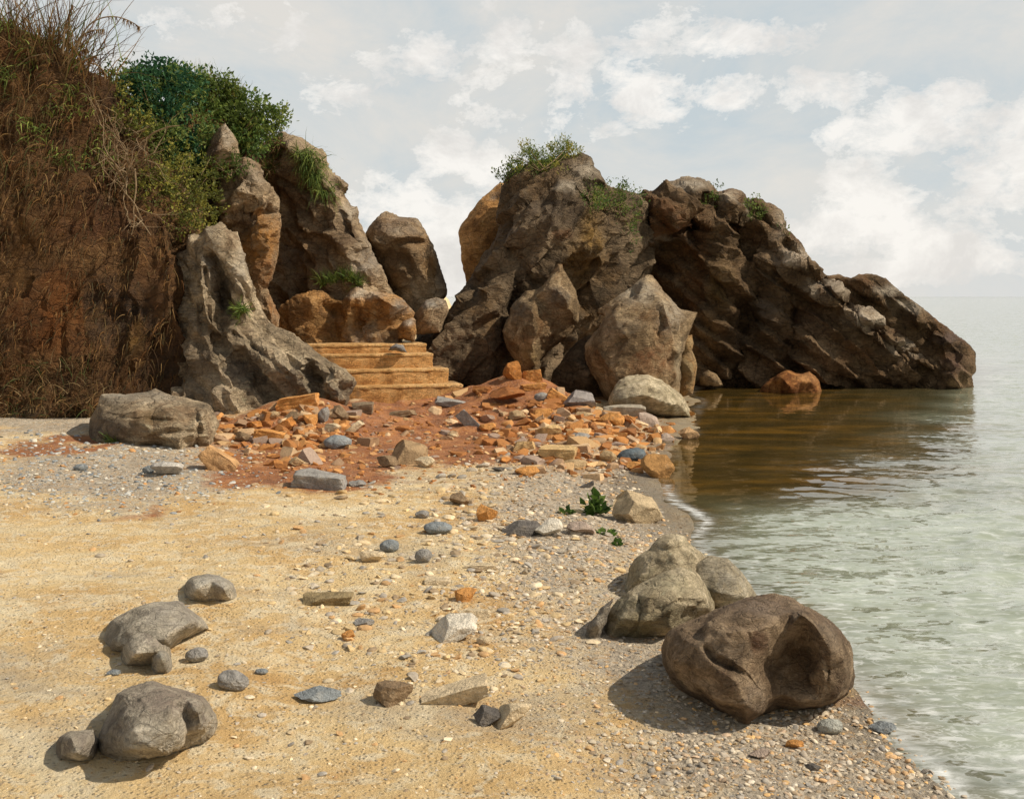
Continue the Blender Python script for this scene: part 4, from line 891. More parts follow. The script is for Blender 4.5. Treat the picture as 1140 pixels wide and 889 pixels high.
LIST = [
 # open sand, front to back
 ('round', 217, 738, 26, 20, GRY, 0, 'small round grey stone just right of the left stone cluster', SAND),
 ('round', 257, 770, 36, 28, GRY, -10, 'tilted pale grey oval stone between the two-lobed boulder and the bluish slab', SAND),
 ('round', 290, 751, 15, 9, BGR, 0, 'tiny blue-grey stone beside the tilted pale oval stone', SAND),
 ('round', 125, 752, 16, 9, BGR, 0, 'tiny grey stone in front of the left stone cluster', SAND),
 ('angular', 351, 783, 54, 28, BGR, 4, 'flattish blue-grey stone on open sand with a dark notch below it', SAND),
 ('angular', 433, 786, 48, 32, BRN, 0, 'brownish grey rough stone right of the flattish blue-grey one', SAND),
 ('slab', 363, 674, 58, 18, (.30, .22, .11), 3, 'long straight olive-brown slab lying on the sand like a plank', SAND),
 ('wedge', 503, 716, 62, 44, WHT, 12, 'white wedge-shaped stone with a grey shaded face mid beach', SAND),
 ('slab', 531, 690, 32, 15, CRM, 0, 'flat cream stone just behind the white wedge stone', SAND),
 ('round', 539, 718, 18, 12, CRM, 0, 'small cream pebble right of the white wedge stone', SAND),
 ('slab', 507, 785, 76, 30, CRM, 16, 'long cream slab sloping down to the right in the near sand', SAND),
 ('wedge', 541, 808, 32, 30, DGR, 0, 'small dark grey pointed stone at the end of the long cream slab', SAND),
 ('angular', 569, 812, 52, 36, CRM, 20, 'cream angular block right of the small dark pointed stone', SAND),
 ('angular', 406, 697, 26, 12, GRY, 0, 'flat grey stone on sand left of the white wedge stone', SAND),
 ('angular', 386, 713, 17, 14, OR, 0, 'small orange stone near the flat grey stone on the sand', SAND),
 ('angular', 517, 670, 28, 18, OR, 10, 'bright orange broken stone in the middle of the beach', SAND),
 ('round', 487, 595, 32, 17, BGR, 0, 'smooth grey stone on the sand, larger of the row before the red earth', SAND),
 ('round', 433, 615, 24, 17, BGR, 0, 'round blue-grey stone left of two others on the sand', SAND),
 ('round', 471, 627, 20, 18, GRY, 0, 'round pale grey stone on sand below the smooth grey one', SAND),
 ('angular', 413, 626, 30, 17, CRM, 0, 'cream stone with dark left side by the round blue-grey stone', SAND),
 ('round', 470, 577, 17, 11, GRY, 0, 'little grey stone at the edge of the red earth', SAND),
 ('angular', 513, 563, 26, 16, BRN, -15, 'brown-grey stone leaning at the foot of the red rubble', SAND),
 ('angular', 542, 581, 24, 22, OR, -20, 'bright orange chunk at the lower edge of the right rubble', SAND),
 ('slab', 485, 651, 34, 10, CRM, 0, 'thin cream flagstone in the centre of the sand', SAND),
 ('slab', 535, 634, 38, 10, CRM, 0, 'pale yellow flagstone behind the bright orange broken stone', SAND),
 ('wedge', 581, 597, 46, 26, DGR, 0, 'dark grey wedge stone lying by the pale stones near the beach plant', SHING),
 ('angular', 610, 597, 34, 22, WHT, 10, 'whitish stone touching the dark grey wedge stone', SHING),
 ('angular', 646, 596, 38, 20, PNK, -8, 'pinkish beige stone right of the whitish one', SHING),
 # far left gravel
 ('angular', 181, 530, 38, 20, (.46, .42, .36), 0, 'pale grey-white stone on blue gravel before the layered boulder', SAND),
 ('round', 164, 527, 14, 10, BGR, 0, 'dark blue-grey cobble touching the pale stone on the gravel', SAND),
 ('round', 88, 524, 16, 9, BGR, 0, 'grey cobble on gravel near the left edge', SAND),
 # left heap
 ('block', 328, 456, 52, 18, OR, 8, 'long orange brick lying on top of the left rubble heap', HEAPL),
 ('block', 240, 524, 46, 26, (.56, .32, .14), -32, 'tilted orange-tan block at the left foot of the rubble heap', HEAPL),
 ('angular', 345, 474, 18, 18, OR, 0, 'orange lump directly below the long brick of the left heap', HEAPL),
 ('angular', 327, 470, 24, 14, BRN, 0, 'brown stone under the left end of the long brick', HEAPL),
 ('angular', 360, 471, 18, 22, GRY, 0, 'upright grey stone beside the orange lump of the left heap', HEAPL),
 ('angular', 377, 468, 22, 18, BRN, 0, 'grey-brown stone at the right shoulder of the left heap', HEAPL),
 ('slab', 297, 492, 38, 15, OR, -10, 'flat orange slab in the middle of the left heap', HEAPL),
 ('slab', 314, 480, 26, 12, DOR, 35, 'dark orange slab slanting below the long brick', HEAPL),
 ('round', 374, 500, 32, 18, BGR, 0, 'rounded blue-grey stone low on the left heap', HEAPL),
 ('slab', 392, 482, 30, 10, CRM, 40, 'thin pink-cream slab slanting on the right of the left heap', HEAPL),
 ('angular', 370, 482, 22, 12, CRM, 0, 'cream stone above the rounded blue-grey stone of the heap', HEAPL),
 ('angular', 328, 519, 20, 12, TAN, 0, 'tan stone at the front foot of the left heap', HEAPL),
 ('slab', 354, 545, 64, 24, GRY, -8, 'large flat grey stone on the red earth before the left heap', HEAPL),
 ('angular', 398, 542, 22, 11, GRY, 0, 'small grey stone right of the large flat grey stone', HEAPL),
 ('angular', 283, 478, 22, 12, DOR, 0, 'rusty stone high on the left flank of the left heap', HEAPL),
 ('angular', 270, 492, 20, 13, BRN, 0, 'brown stone on the left flank above the tilted block', HEAPL),
 ('angular', 302, 468, 20, 12, TAN, 0, 'tan stone left of the long orange brick', HEAPL),
 # red path
 ('wedge', 453, 517, 50, 36, (.38, .25, .13), 0, 'tan wedge-topped boulder sitting on the red earth', HEAPR),
 ('angular', 430, 521, 24, 16, BRN, 0, 'brown stone at the left foot of the tan wedge boulder', HEAPR),
 ('angular', 474, 521, 28, 15, CRM, 0, 'cream stone at the right foot of the tan wedge boulder', HEAPR),
 ('slab', 446, 464, 34, 8, BRN, 6, 'flat brown flag in red earth below the steps', HEAPR),
 ('slab', 403, 459, 26, 12, (.25, .18, .11), 0, 'flat dark stone at the left foot of the steps', HEAPR),
 ('slab', 502, 453, 38, 10, GRY, -10, 'long grey slab at the right foot of the steps', HEAPR),
 ('slab', 521, 474, 30, 14, GRY, -48, 'leaning grey slab half up the right red heap', HEAPR),
 # right heap
 ('angular', 571, 424, 24, 22, DOR, 0, 'dark orange rock at the summit of the right heap', HEAPR),
 ('block', 592, 425, 24, 15, OR, 0, 'orange block on the summit of the right heap', HEAPR),
 ('slab', 594, 435, 30, 10, OR, 0, 'flat orange stone under the summit block of the right heap', HEAPR),
 ('wedge', 567, 452, 46, 18, RST, 0, 'broad rust-brown slab roofing a dark hollow in the right heap', HEAPR),
 ('round', 603, 446, 18, 10, GRY, 0, 'small purplish grey stone right of the rust-brown slab', HEAPR),
 ('wedge', 644, 452, 42, 20, (.30, .26, .23), 0, 'grey triangular stone with a pale edge on the right heap', HEAPR),
 ('slab', 622, 448, 28, 12, OR, -30, 'orange slab leaning on the grey triangular stone', HEAPR),
 ('slab', 657, 438, 34, 8, (.2, .17, .19), 0, 'thin purplish slab behind the grey triangular stone', HEAPR),
 ('slab', 695, 464, 50, 15, (.40, .34, .25), 0, 'long grey-buff flagstone below the domed boulder', SHING),
 ('angular', 680, 474, 34, 17, OR, 0, 'orange rock in front of the long grey-buff flagstone', SHING),
 ('angular', 702, 473, 20, 12, DOR, 0, 'rusty lump right of the orange rock by the flagstone', SHING),
 ('angular', 722, 475, 28, 17, PNK, 0, 'grey-pink rock near the end of the flagstone', SHING),
 ('angular', 737, 463, 32, 15, CRM, 0, 'cream rock at the right end of the flagstone', SHING),
 ('angular', 766, 464, 28, 10, OR, 0, 'orange stone at the water edge beside the domed boulder', SHING),
 ('angular', 767, 491, 24, 17, (.54, .33, .16), 0, 'orange-cream rock standing in the shallows alone', SHING),
 ('angular', 743, 492, 20, 11, PNK, 0, 'pink-beige stone close to the shallows', SHING),
 ('block', 622, 515, 48, 22, (.60, .40, .18), -3, 'large buff-orange block, biggest on the shore rubble', SHING),
 ('angular', 640, 521, 44, 14, TAN, 0, 'tan rock below the large buff-orange block', SHING),
 ('block', 584, 503, 28, 15, (.58, .38, .17), 0, 'buff block left of the large buff-orange block', SHING),
 ('angular', 611, 486, 30, 15, (.60, .40, .18), 10, 'yellow-orange rock above the large buff block', SHING),
 ('round', 704, 514, 34, 17, (.13, .155, .165), 10, 'dark blue-grey rounded stone near the water', SHING),
 ('angular', 739, 533, 48, 32, (.42, .22, .075), 0, 'rough orange-brown rock at the water edge', SHING),
 ('angular', 708, 525, 20, 13, OR, 0, 'orange stone left of the rough orange-brown rock', SHING),
 ('angular', 680, 515, 24, 15, TAN, 0, 'tan stone left of the dark blue-grey stone', SHING),
 ('angular', 556, 525, 18, 8, DGR, 0, 'dark slate chip at the foot of the right heap', SHING),
 ('angular', 588, 531, 30, 14, OR, 0, 'yellow-orange stone in front of the buff block', SHING),
 ('slab', 654, 543, 18, 6, DGR, 25, 'dark stick-like sliver of stone on the grey shingle', SHING),
 ('wedge', 709, 583, 64, 50, (.52, .39, .23), 0, 'large pale tan rock behind the beach plant', SHING),
 ('angular', 646, 492, 26, 13, GRY, 0, 'grey stone in rubble right of the yellow-orange rock', SHING),
 ('angular', 545, 480, 24, 12, OR, 0, 'orange stone on the slope of the right heap', HEAPR),
 ('angular', 575, 468, 22, 14, TAN, 0, 'tan stone below the dark hollow of the right heap', HEAPR),
 ('angular', 603, 466, 26, 13, OR, 0, 'orange stone below the purplish grey one', HEAPR),
 ('angular', 650, 468, 24, 13, TAN, 0, 'tan stone below the grey triangular stone', HEAPR),
 # shingle near right
 ('round', 927, 818, 30, 22, (.46, .45, .38), 0, 'pale greenish round cobble before the gouged boulder', SHING),
 ('angular', 985, 818, 28, 18, BGR, 0, 'blue-grey cobble by the water right of the pale greenish one', SHING),
 ('angular', 886, 834, 22, 15, OR, 0, 'orange pebble on shingle before the gouged boulder', SHING),
 ('angular', 848, 846, 24, 16, PNK, 0, 'pink pebble on shingle, foremost near the gouged boulder', SHING),
 ('angular', 905, 858, 20, 12, DGR, 0, 'dark pebble nearest the bottom of the shingle', SHING),
]
for k, px, pyb, w, h, colr, rot, lab, grp in LIST:
    nm = 'brick' if 'brick' in lab else ('slab' if k == 'slab' else ('cobble' if 'cobble' in lab else 'stone'))
    stone(k, px, pyb, w, h, colr, rot, lab, nm, nm if nm != 'slab' else 'stone', grp, lift=.10 if 'hollow in' in lab and 'roofing' in lab else 0.0)

# ------------------------------------------------------------------ uncountable pebbles and rubble
s = N('pebble'); v = s.obj()
t = s.attr('tint')
c = s.mix(1.0, t.outputs['Color'], s.ramp(s.noise(v, 60, 5, .7), [(.3, .7), (.7, 1.3)]), 'MULTIPLY')
s.bsdf(c, .85, s.bump(s.noise(v, 80, 5, .7), .5, .01), .25)
PEB = s.m
PALS = dict(
 sand=[(.70, .56, .36), (.62, .44, .21), (.72, .60, .42), (.36, .32, .27), (.28, .27, .25), (.50, .27, .10), (.22, .15, .09), (.66, .50, .29), (.60, .42, .2), (.42, .36, .28)],
 shingle=[(.54, .45, .33), (.44, .37, .28), (.31, .285, .25), (.60, .51, .38), (.56, .33, .15), (.62, .36, .13), (.27, .19, .12), (.66, .58, .46), (.40, .345, .28), (.48, .34, .23), (.22, .215, .205)],
 heap=[(.54, .27, .09), (.44, .19, .05), (.30, .115, .03), (.54, .37, .18), (.30, .22, .14), (.38, .27, .16), (.20, .08, .025), (.27, .23, .19), (.58, .43, .25), (.36, .155, .045), (.26, .105, .03), (.40, .22, .09)],
 gravel=[(.36, .36, .33), (.28, .29, .28), (.44, .42, .37), (.50, .44, .34), (.22, .23, .23), (.46, .24, .09), (.52, .48, .40)])
def gvec(px, py):
    Y = F*(H-.25)/(py-HY)
    for _ in range(6):
        X = (px-CX)/F*Y
        Y = .5*Y+.5*F*(H-gz(X, Y))/(py-HY)
    X = (px-CX)/F*Y
    return X, Y, gz(X, Y)
def scatter(name, label, region, n, smin, smax, pal, lvl, seed, wmin=.0, flat=.6):
    r = np.random.default_rng(seed)
    cx, cy, rx, ry = region
    if rx < 0:
        px = cx+(r.random(n)*2-1)*(-rx); py = cy+(r.random(n)*2-1)*ry
    else:
        a = r.random(n)*2*math.pi; q = np.sqrt(r.random(n))*(1+.25*r.normal(size=n)*.6)
        px = cx+rx*q*np.cos(a); py = cy+ry*q*np.sin(a)
    py = np.maximum(py, 412)
    X, Y, Z = gvec(px, py)
    ok = (shore(X, Y) > wmin) & (Y < 15.0) & (Y > 2.2)
    X, Y, Z = X[ok], Y[ok], Z[ok]; n = len(X)
    sz = (smin+(smax-smin)*r.random(n)**2.6)*Y/F*.5
    BV, BF = ICO[lvl]; nv = len(BV)
    base = [stone_shape(('angular', 'block', 'angular', 'angular')[k % 4] if pal == 'heap' else ('angular' if k % 3 else 'round'), 500+seed+k, lvl)[0] for k in range(14)]
    base = np.array(base)
    sh = base[r.integers(0, 14, n)]
    sc = np.stack([sz*(.8+.6*r.random(n)), sz*(.7+.5*r.random(n)), sz*flat*(.6+.7*r.random(n))], -1)
    V = sh*sc[:, None, :]
    an = r.random(n)*6.283; ti = r.normal(size=n)*.3
    ca, sa = np.cos(an)[:, None], np.sin(an)[:, None]; ct, st_ = np.cos(ti)[:, None], np.sin(ti)[:, None]
    x, y, z = V[..., 0], V[..., 1], V[..., 2]
    x, z = x*ct+z*st_, -x*st_+z*ct
    x, y = x*ca-y*sa, x*sa+y*ca
    V = np.stack([x+X[:, None], y+Y[:, None], z+(Z+sc[:, 2]*(.02 if pal == 'heap' else .22))[:, None]], -1).reshape(-1, 3)
    Fc = (BF[None]+np.arange(n)[:, None, None]*nv).reshape(-1, 3)
    pc = np.array(PALS[pal])[r.integers(0, len(PALS[pal]), n)]*(.75+.5*r.random((n, 1)))
    if pal == 'heap': pc = .76*pc+.24*np.array([.44, .18, .055])
    if pal in ('sand', 'shingle'): pc = .74*pc+.26*np.array([.52, .39, .23])
    me = new_mesh(name, V, Fc, PEB, lvl != 0 or True, np.repeat(pc, nv, 0))
    me.set_sharp_from_angle(angle=math.radians(24 if pal == 'heap' else 50))
    return me
def stuff(name, label, specs):
    for i, sp_ in enumerate(specs):
        link(name, scatter(name, label, *sp_), kind='stuff', label=label)
stuff('pebbles', 'small loose pebbles strewn over the sand', [((560, 700, -620, 200), 4600, 1.3, 6, 'sand', 1, 1, 0, .45), ((500, 640, 190, 120), 1100, 2, 15, 'sand', 2, 12, .02, .4), ((600, 600, 120, 110), 1300, 1.6, 9, 'shingle', 1, 13, .02, .45), ((330, 720, 330, 150), 300, 3, 13, 'sand', 2, 14, .02, .4)])
stuff('shingle', 'grey shingle along the water', [((780, 720, 260, 130), 3800, 1.4, 7, 'shingle', 1, 2, .02, .45), ((900, 850, 260, 60), 3000, 1.6, 10, 'shingle', 1, 3, .02, .45), ((655, 570, 130, 80), 2400, 1.3, 7, 'shingle', 1, 4, .02, .45)])
stuff('rubble', 'broken orange and brown stone rubble', [((320, 486, 84, 34), 520, 2.5, 22, 'heap', 2, 5, 0, .65), ((610, 470, 140, 50), 300, 2, 26, 'heap', 3, 6, .02, .6), ((580, 432, 58, 24), 70, 4, 24, 'heap', 3, 16, .02, .55), ((665, 492, 105, 36), 800, 2, 20, 'heap', 2, 8, .02, .6), ((450, 500, 190, 46), 900, 1.5, 9, 'heap', 1, 7, 0, .6)])
stuff('gravel', 'blue-grey gravel before the cliff', [((120, 525, 170, 45), 1900, 1.4, 7, 'gravel', 1, 9, 0, .45)])
# ------------------------------------------------------------------ plants
def leaf_mat(name, rough=.6, trans=.35):
    s = N(name)
    t = s.attr('tint')
    p = s.n('BsdfPrincipled'); s.put(p.inputs['Base Color'], t.outputs['Color']); p.inputs['Roughness'].default_value = rough; p.inputs['Specular IOR Level'].default_value = .25
    tr = s.n('BsdfTranslucent'); s.put(tr.inputs[0], t.outputs['Color'])
    m = s.n('MixShader'); m.inputs[0].default_value = trans
    s.put(m.inputs[1], p.outputs[0]); s.put(m.inputs[2], tr.outputs[0]); s.t.links.new(m.outputs[0], s.out.inputs[0])
    return s.m
LEAF = leaf_mat('leaf', .6, .42); BLADE = leaf_mat('dry_blade', .8, .25)
s = N('twig'); v = s.obj()
s.bsdf(s.ramp(s.noise(v, 20, 5, .7), [(.3, (.12, .075, .04)), (.7, (.32, .23, .13))]), .9)
TWIG = s.m

def unit(a): return a/(np.linalg.norm(a, axis=-1, keepdims=True)+1e-9)
def leaves_mesh(name, pos, dirs, size, colr, r, width=.5):
    """one folded diamond per leaf"""
    n = len(pos)
    side = unit(np.cross(dirs, r.normal(size=(n, 3))))
    nor = np.cross(dirs, side)
    L = size[:, None]*dirs; W = (size*width)[:, None]*side*.5
    V = np.stack([pos, pos+L*.5+W+nor*size[:, None]*.08, pos+L-nor*size[:, None]*.12, pos+L*.5-W+nor*size[:, None]*.08], 1).reshape(-1, 3)
    Fc = np.arange(n*4).reshape(n, 4)
    return V, Fc, np.repeat(colr, 4, 0)

def tubes(paths, mat, name):
    """tapered twigs: list of (points, r0, r1)"""
    V, Fc = [], []; k = 0
    for pts, r0, r1 in paths:
        pts = np.asarray(pts, float); m = len(pts)
        tg = unit(np.gradient(pts, axis=0)); sd = unit(np.cross(tg, [0.3, 1, .1])); up = np.cross(tg, sd)
        for i in range(m):
            rr = r0+(r1-r0)*i/(m-1)
            for j in range(5):
                a = j*2*math.pi/5
                V.append(pts[i]+rr*(math.cos(a)*sd[i]+math.sin(a)*up[i]))
        for i in range(m-1):
            for j in range(5):
                Fc.append((k+i*5+j, k+i*5+(j+1) % 5, k+(i+1)*5+(j+1) % 5, k+(i+1)*5+j))
        k += m*5
    return new_mesh(name, np.array(V), Fc, mat)

def shrub(label, clumps, n, leaf, pal, seed, name='shrub', cat='shrub', group=None, root=None, sprig=6, up=.5, stems=14, width=.5, stray=.14):
    """clumps: (px, py, rx, ry, Y) ellipses of the photo at distance Y; leaves grow in sprigs off short twigs"""
    r = np.random.default_rng(seed)
    C = np.array([P3(c[0], c[1], c[4]) for c in clumps]); RX = np.array([c[2]*c[4]/F for c in clumps]); RZ = np.array([c[3]*c[4]/F for c in clumps])
    w = RX*RZ; w = w/w.sum()
    ns = n//sprig
    k = r.choice(len(clumps), ns, p=w)
    dd = unit(r.normal(size=(ns, 3))); rad = r.random(ns)**.42
    rad = rad*(1+stray*np.abs(r.normal(size=ns)))
    base = C[k]+dd*rad[:, None]*np.stack([RX[k], .8*(RX[k]+RZ[k])/2, RZ[k]], -1)
    # gaps: drop sprigs where a coarse noise is low
    keep = vnoise(base*(1/(.16*np.mean(RX)+.09)), seed) > -.30
    base, dd, k = base[keep], dd[keep], k[keep]; ns = len(base)
    tw = unit(dd*.8+np.array([0, -.15, up])+.5*r.normal(size=(ns, 3)))
    pos, dirs, size, colr = [], [], [], []
    pal = np.array(pal)
    shade = pal[np.clip(((vnoise(base*2.6, seed+1)*.9+.5+.35*r.normal(size=ns))*len(pal)).astype(int), 0, len(pal)-1)]
    for j in range(sprig):
        f = (j+.5)/sprig
        pos.append(base+tw*(f*leaf*2.6)+.3*leaf*r.normal(size=(ns, 3)))
        dirs.append(unit(tw*.7+unit(r.normal(size=(ns, 3)))*.9))
        size.append(leaf*(.6+.7*r.random(ns)))
        colr.append(shade*(.75+.5*r.random((ns, 1))))
    V, Fc, Cc = leaves_mesh('foliage', np.vstack(pos), np.vstack(dirs), np.hstack(size), np.vstack(colr), r, width)
    rt = C.mean(0)-np.array([0, 0, RZ.max()*.8]) if root is None else np.array(root)
    e = empty(name, rt, label, cat, group)
    o = link('foliage', new_mesh('foliage', V-rt, Fc, LEAF, False, Cc), parent=e)
    paths = []
    for i in r.choice(ns, min(stems, ns), replace=False):
        a = rt+r.normal(size=3)*.3*RX.mean()*np.array([1, .5, .1]); b = base[i]+tw[i]*leaf*2
        m = (a+b)/2+r.normal(size=3)*.12*np.linalg.norm(b-a)
        t_ = np.linspace(0, 1, 7)[:, None]
        paths.append(((1-t_)**2*a+2*t_*(1-t_)*m+t_**2*b-rt, .012*max(leaf/.05, .5), .003))
    link('stem', tubes(paths, TWIG, 'stem'), parent=e)
    return e

def blades(roots, dirs, length, pal, r, width=.010, droop=.6, seg=5):
    n = len(roots)
    pal = np.array(pal); c = pal[r.integers(0, len(pal), n)]*(.7+.6*r.random((n, 1)))
    sd = unit(np.cross(dirs, r.normal(size=(n, 3))))
    V = []
    p = roots.copy(); d = dirs.copy()
    for i in range(seg+1):
        wv = width*(1-(i/seg)**1.5)*.5+.0008
        V += [p+sd*wv, p-sd*wv]
        d = unit(d+np.array([0, 0, -droop])/seg+r.normal(size=(n, 3))*.10)
        p = p+d*(length/seg)[:, None]
    V = np.stack(V, 1).reshape(-1, 3); m = 2*(seg+1)
    q = np.array([[2*i, 2*i+1, 2*i+3, 2*i+2] for i in range(seg)])
    Fc = (q[None]+np.arange(n)[:, None, None]*m).reshape(-1, 4)
    return V, Fc, np.repeat(c, m, 0)

def tuft(label, pts, n, ln, pal, seed, droop=.5, spread=.6, width=.012, name='grass_tuft', cat='grass', group=None, out=(0, -.4, .8)):
    """pts: surface points the tuft grows from"""
    r = np.random.default_rng(seed)
    pts = np.array(pts); k = r.integers(0, len(pts), n)
    roots = pts[k]+r.normal(size=(n, 3))*np.array([.05, .03, .03])*(ln/.3)
    d = unit(np.array(out)+spread*r.normal(size=(n, 3)))
    V, Fc, Cc = blades(roots, d, ln*(.5+.8*r.random(n)), pal, r, width, droop)
    b = pts.mean(0)
    return link(name, new_mesh(name, V-b, Fc, BLADE, True, Cc), b, None, label, cat, group)

BLUEG = [(.028, .085, .038), (.045, .125, .052), (.065, .155, .058), (.075, .14, .034), (.14, .20, .045), (.17, .22, .05), (.11, .15, .03), (.20, .24, .06)]
GREEN = [(.085, .12, .025), (.14, .19, .036), (.19, .245, .05), (.26, .29, .065), (.11, .18, .045)]
YELG = [(.10, .11, .02), (.17, .175, .03), (.27, .26, .045), (.38, .34, .07), (.12, .135, .03)]
STRAW = [(.26, .165, .07), (.17, .10, .038), (.12, .066, .025), (.30, .21, .10), (.09, .047, .018), (.10, .065, .022)]
RUSTY = [(.15, .062, .018), (.10, .045, .014), (.20, .10, .028), (.07, .04, .016), (.24, .14, .05)]
top = 'bushes on the cliff top'
shrub('dense blue-green bush on the cliff top, darkest of the bushes', [(146, 104, 24, 24, 13.9), (180, 112, 36, 30, 14.3), (165, 138, 34, 26, 13.9), (205, 152, 32, 24, 14.4), (137, 90, 14, 12, 13.9), (176, 88, 24, 14, 14.5), (200, 100, 22, 14, 14.7), (195, 178, 26, 16, 14.2)], 12500, .070, BLUEG, 1, group=top, root=P3(175, 170, 14.2))
shrub('bright green bush at the right end of the cliff top', [(232, 106, 30, 18, 15.2), (262, 122, 26, 16, 15.4), (286, 134, 24, 14, 15.4), (262, 146, 30, 20, 15.2), (304, 133, 13, 10, 15.4), (230, 130, 26, 24, 15.0), (280, 158, 22, 14, 15.2), (208, 94, 24, 11, 15.0)], 11000, .068, GREEN, 2, group=top, root=P3(255, 165, 15.2))
shrub('loose yellow-green bush spilling down the cliff above the limestone', [(186, 192, 26, 26, 13.3), (214, 212, 24, 24, 13.5), (200, 236, 24, 18, 13.2), (230, 234, 14, 20, 13.4), (170, 214, 22, 22, 13.1), (222, 186, 16, 14, 13.9), (212, 250, 18, 10, 13.1)], 6200, .045, YELG, 3, group=top, root=P3(195, 225, 13.5), stems=40, stray=.3)
shrub('small yellow-leaved bush left below the blue-green bush', [(143, 132, 14, 16, 13.3), (128, 96, 11, 10, 13.5), (160, 140, 12, 10, 13.4), (135, 112, 8, 12, 13.4)], 1500, .045, YELG, 4, group=top, root=P3(143, 150, 13.4), stems=12, stray=.3)
shrub('dark green sprig of leaves beside the pointed rock', [(262, 186, 12, 10, 14.1), (240, 190, 10, 8, 14.0)], 700, .05, GREEN[:3], 5, group=top, root=P3(255, 196, 14.1), stems=6)
crown = 'plants on the right-hand rocks'
kp = lambda px, py, dz=.02: on('peak', px, py)+np.array([0, -.02, dz])
kr = lambda px, py, dz=.02: on('ridge', px, py)+np.array([0, -.02, dz])
shrub('bright grassy cushion on the crown of the dark rock peak', [(592, 180, 20, 9, 17.35), (612, 176, 16, 9, 17.4), (630, 172, 16, 9, 17.5), (575, 188, 12, 7, 17.3), (585, 170, 7, 9, 17.4), (625, 164, 10, 6, 17.5), (600, 190, 26, 6, 17.2)], 5200, .050, GREEN[1:]+YELG[2:4], 6, name='cushion_plant', cat='plant', group=crown, root=kp(603, 188), up=.9, width=.35)
shrub('green bush hanging in the saddle between peak and ridge', [(655, 216, 14, 9, 17.2), (680, 218, 22, 12, 17.6), (700, 220, 14, 12, 18.1), (690, 238, 20, 14, 17.75), (698, 258, 9, 18, 18.1), (663, 228, 14, 8, 17.1)], 4200, .050, GREEN, 7, name='bush', cat='bush', group=crown, root=kp(685, 236), up=.6, width=.4)
shrub('thin dark sprig on the left edge of the dark peak', [(559, 199, 5, 8, 17.4), (563, 192, 4, 5, 17.4)], 260, .05, GREEN[:3], 8, name='plant', cat='plant', group=crown, root=kp(562, 204), up=.9, stems=5)
shrub('small green plant in the cleft of the ridge top', [(797, 210, 5, 4, 18.9), (790, 222, 6, 8, 18.9), (780, 234, 6, 8, 18.9)], 420, .05, GREEN, 9, name='plant', cat='plant', group=crown, root=kr(792, 224), stems=5)
shrub('tiny green plant behind the second hump of the ridge', [(838, 228, 8, 5, 19.0), (842, 238, 9, 6, 18.9)], 300, .05, GREEN[:3], 10, name='plant', cat='plant', group=crown, root=kr(840, 240), stems=5)
shrub('tiny plant at the foot of the ridge brow, against the sky', [(872, 256, 4, 7, 18.7), (876, 264, 4, 5, 18.7)], 200, .05, GREEN[:3], 11, name='plant', cat='plant', group=crown, root=kr(874, 268), stems=4)
shrub('dark green spot of leaves on the face of the dark peak', [(600, 240, 6, 5, 16.85)], 140, .045, GREEN[:2], 12, name='plant', cat='plant', group=crown, root=kp(600, 243), stems=4)

# grasses on the headland and limestone
gt = 'grass on the left-hand rocks'
hd = lambda L: [on('head', *p)+np.array([0, -.03, 0]) for p in L]
tuft('long green grass streaming down the headland face', hd([(338, 172), (344, 182), (350, 194), (352, 206), (356, 216), (346, 200), (342, 190)]), 620, .42, GREEN, 21, 1.6, .35, .014, group=gt, out=(.15, -.6, .6))
tuft('short green grass on the shelf low on the headland', hd([(366, 316), (374, 313), (384, 311), (393, 312), (399, 316)]), 380, .22, GREEN, 22, .4, .45, .012, group=gt)
tuft('single small green tuft growing on the limestone', [on('lime', 268, 350), on('lime', 272, 346), on('lime', 264, 352)], 150, .18, GREEN, 23, .6, .6, .012, group=gt, out=(.1, -.5, .8))
tuft('brownish grass capping the left shoulder of the headland', hd([(296, 158), (300, 168), (306, 176), (312, 186), (304, 160)]), 420, .35, GREEN[:2]+STRAW[:4], 24, .8, .5, .012, group=gt)
tuft('green tuft at the foot of the layered boulder', [G(122, 492), G(128, 492), G(118, 491)], 130, .12, GREEN, 25, .5, .6, .010, group=gt)
gr = lambda px, py, Y: P3(px, py, Y)
tuft('pale meadow grass rising behind the bushes on the cliff top', [gr(x, y, 15.3) for x, y in ((205, 100), (222, 98), (238, 102), (252, 110), (190, 96), (262, 116), (245, 118), (230, 112))], 600, .34, GREEN[2:]+YELG[2:4]+STRAW[:1], 26, .4, .35, .013, group=gt, out=(0, -.1, 1))

# overgrown earth cliff: uncountable dry grass and roots
r = np.random.default_rng(77)
V2, VB = FRONT['bank']
def cliff_grass(name, label, sel, n, l0, l1, pal, out, droop, width):
    idx = np.where(sel)[0]; k = r.choice(idx, n)
    roots = VB[k]+r.normal(size=(n, 3))*.03+np.array([0, -.01, 0])
    d = unit(np.array(out)+.45*r.normal(size=(n, 3)))
    f = vnoise(roots*1.1, 5)
    V, Fc, Cc = blades(roots, d, (l0+(l1-l0)*r.random(n)**1.6)*(1+.4*f), pal, r, width, droop, 6)
    link(name, new_mesh(name, V, Fc, BLADE, True, Cc), kind='stuff', label=label)
X2, Y2 = V2[:, 0], V2[:, 1]
inb = (X2 > -90)
wv = vnoise(np.stack([X2/40, Y2/30, 0*X2], -1), 9)
cliff_grass('dry_grass', 'dry brown grass hanging over the upper earth cliff', inb & (Y2 < 215+40*wv) & (X2 < 235), 2600, .15, .6, STRAW[1:3]+STRAW[4:]+RUSTY+[(.07, .075, .02)], (.05, -.75, .35), 2.6, .0085)
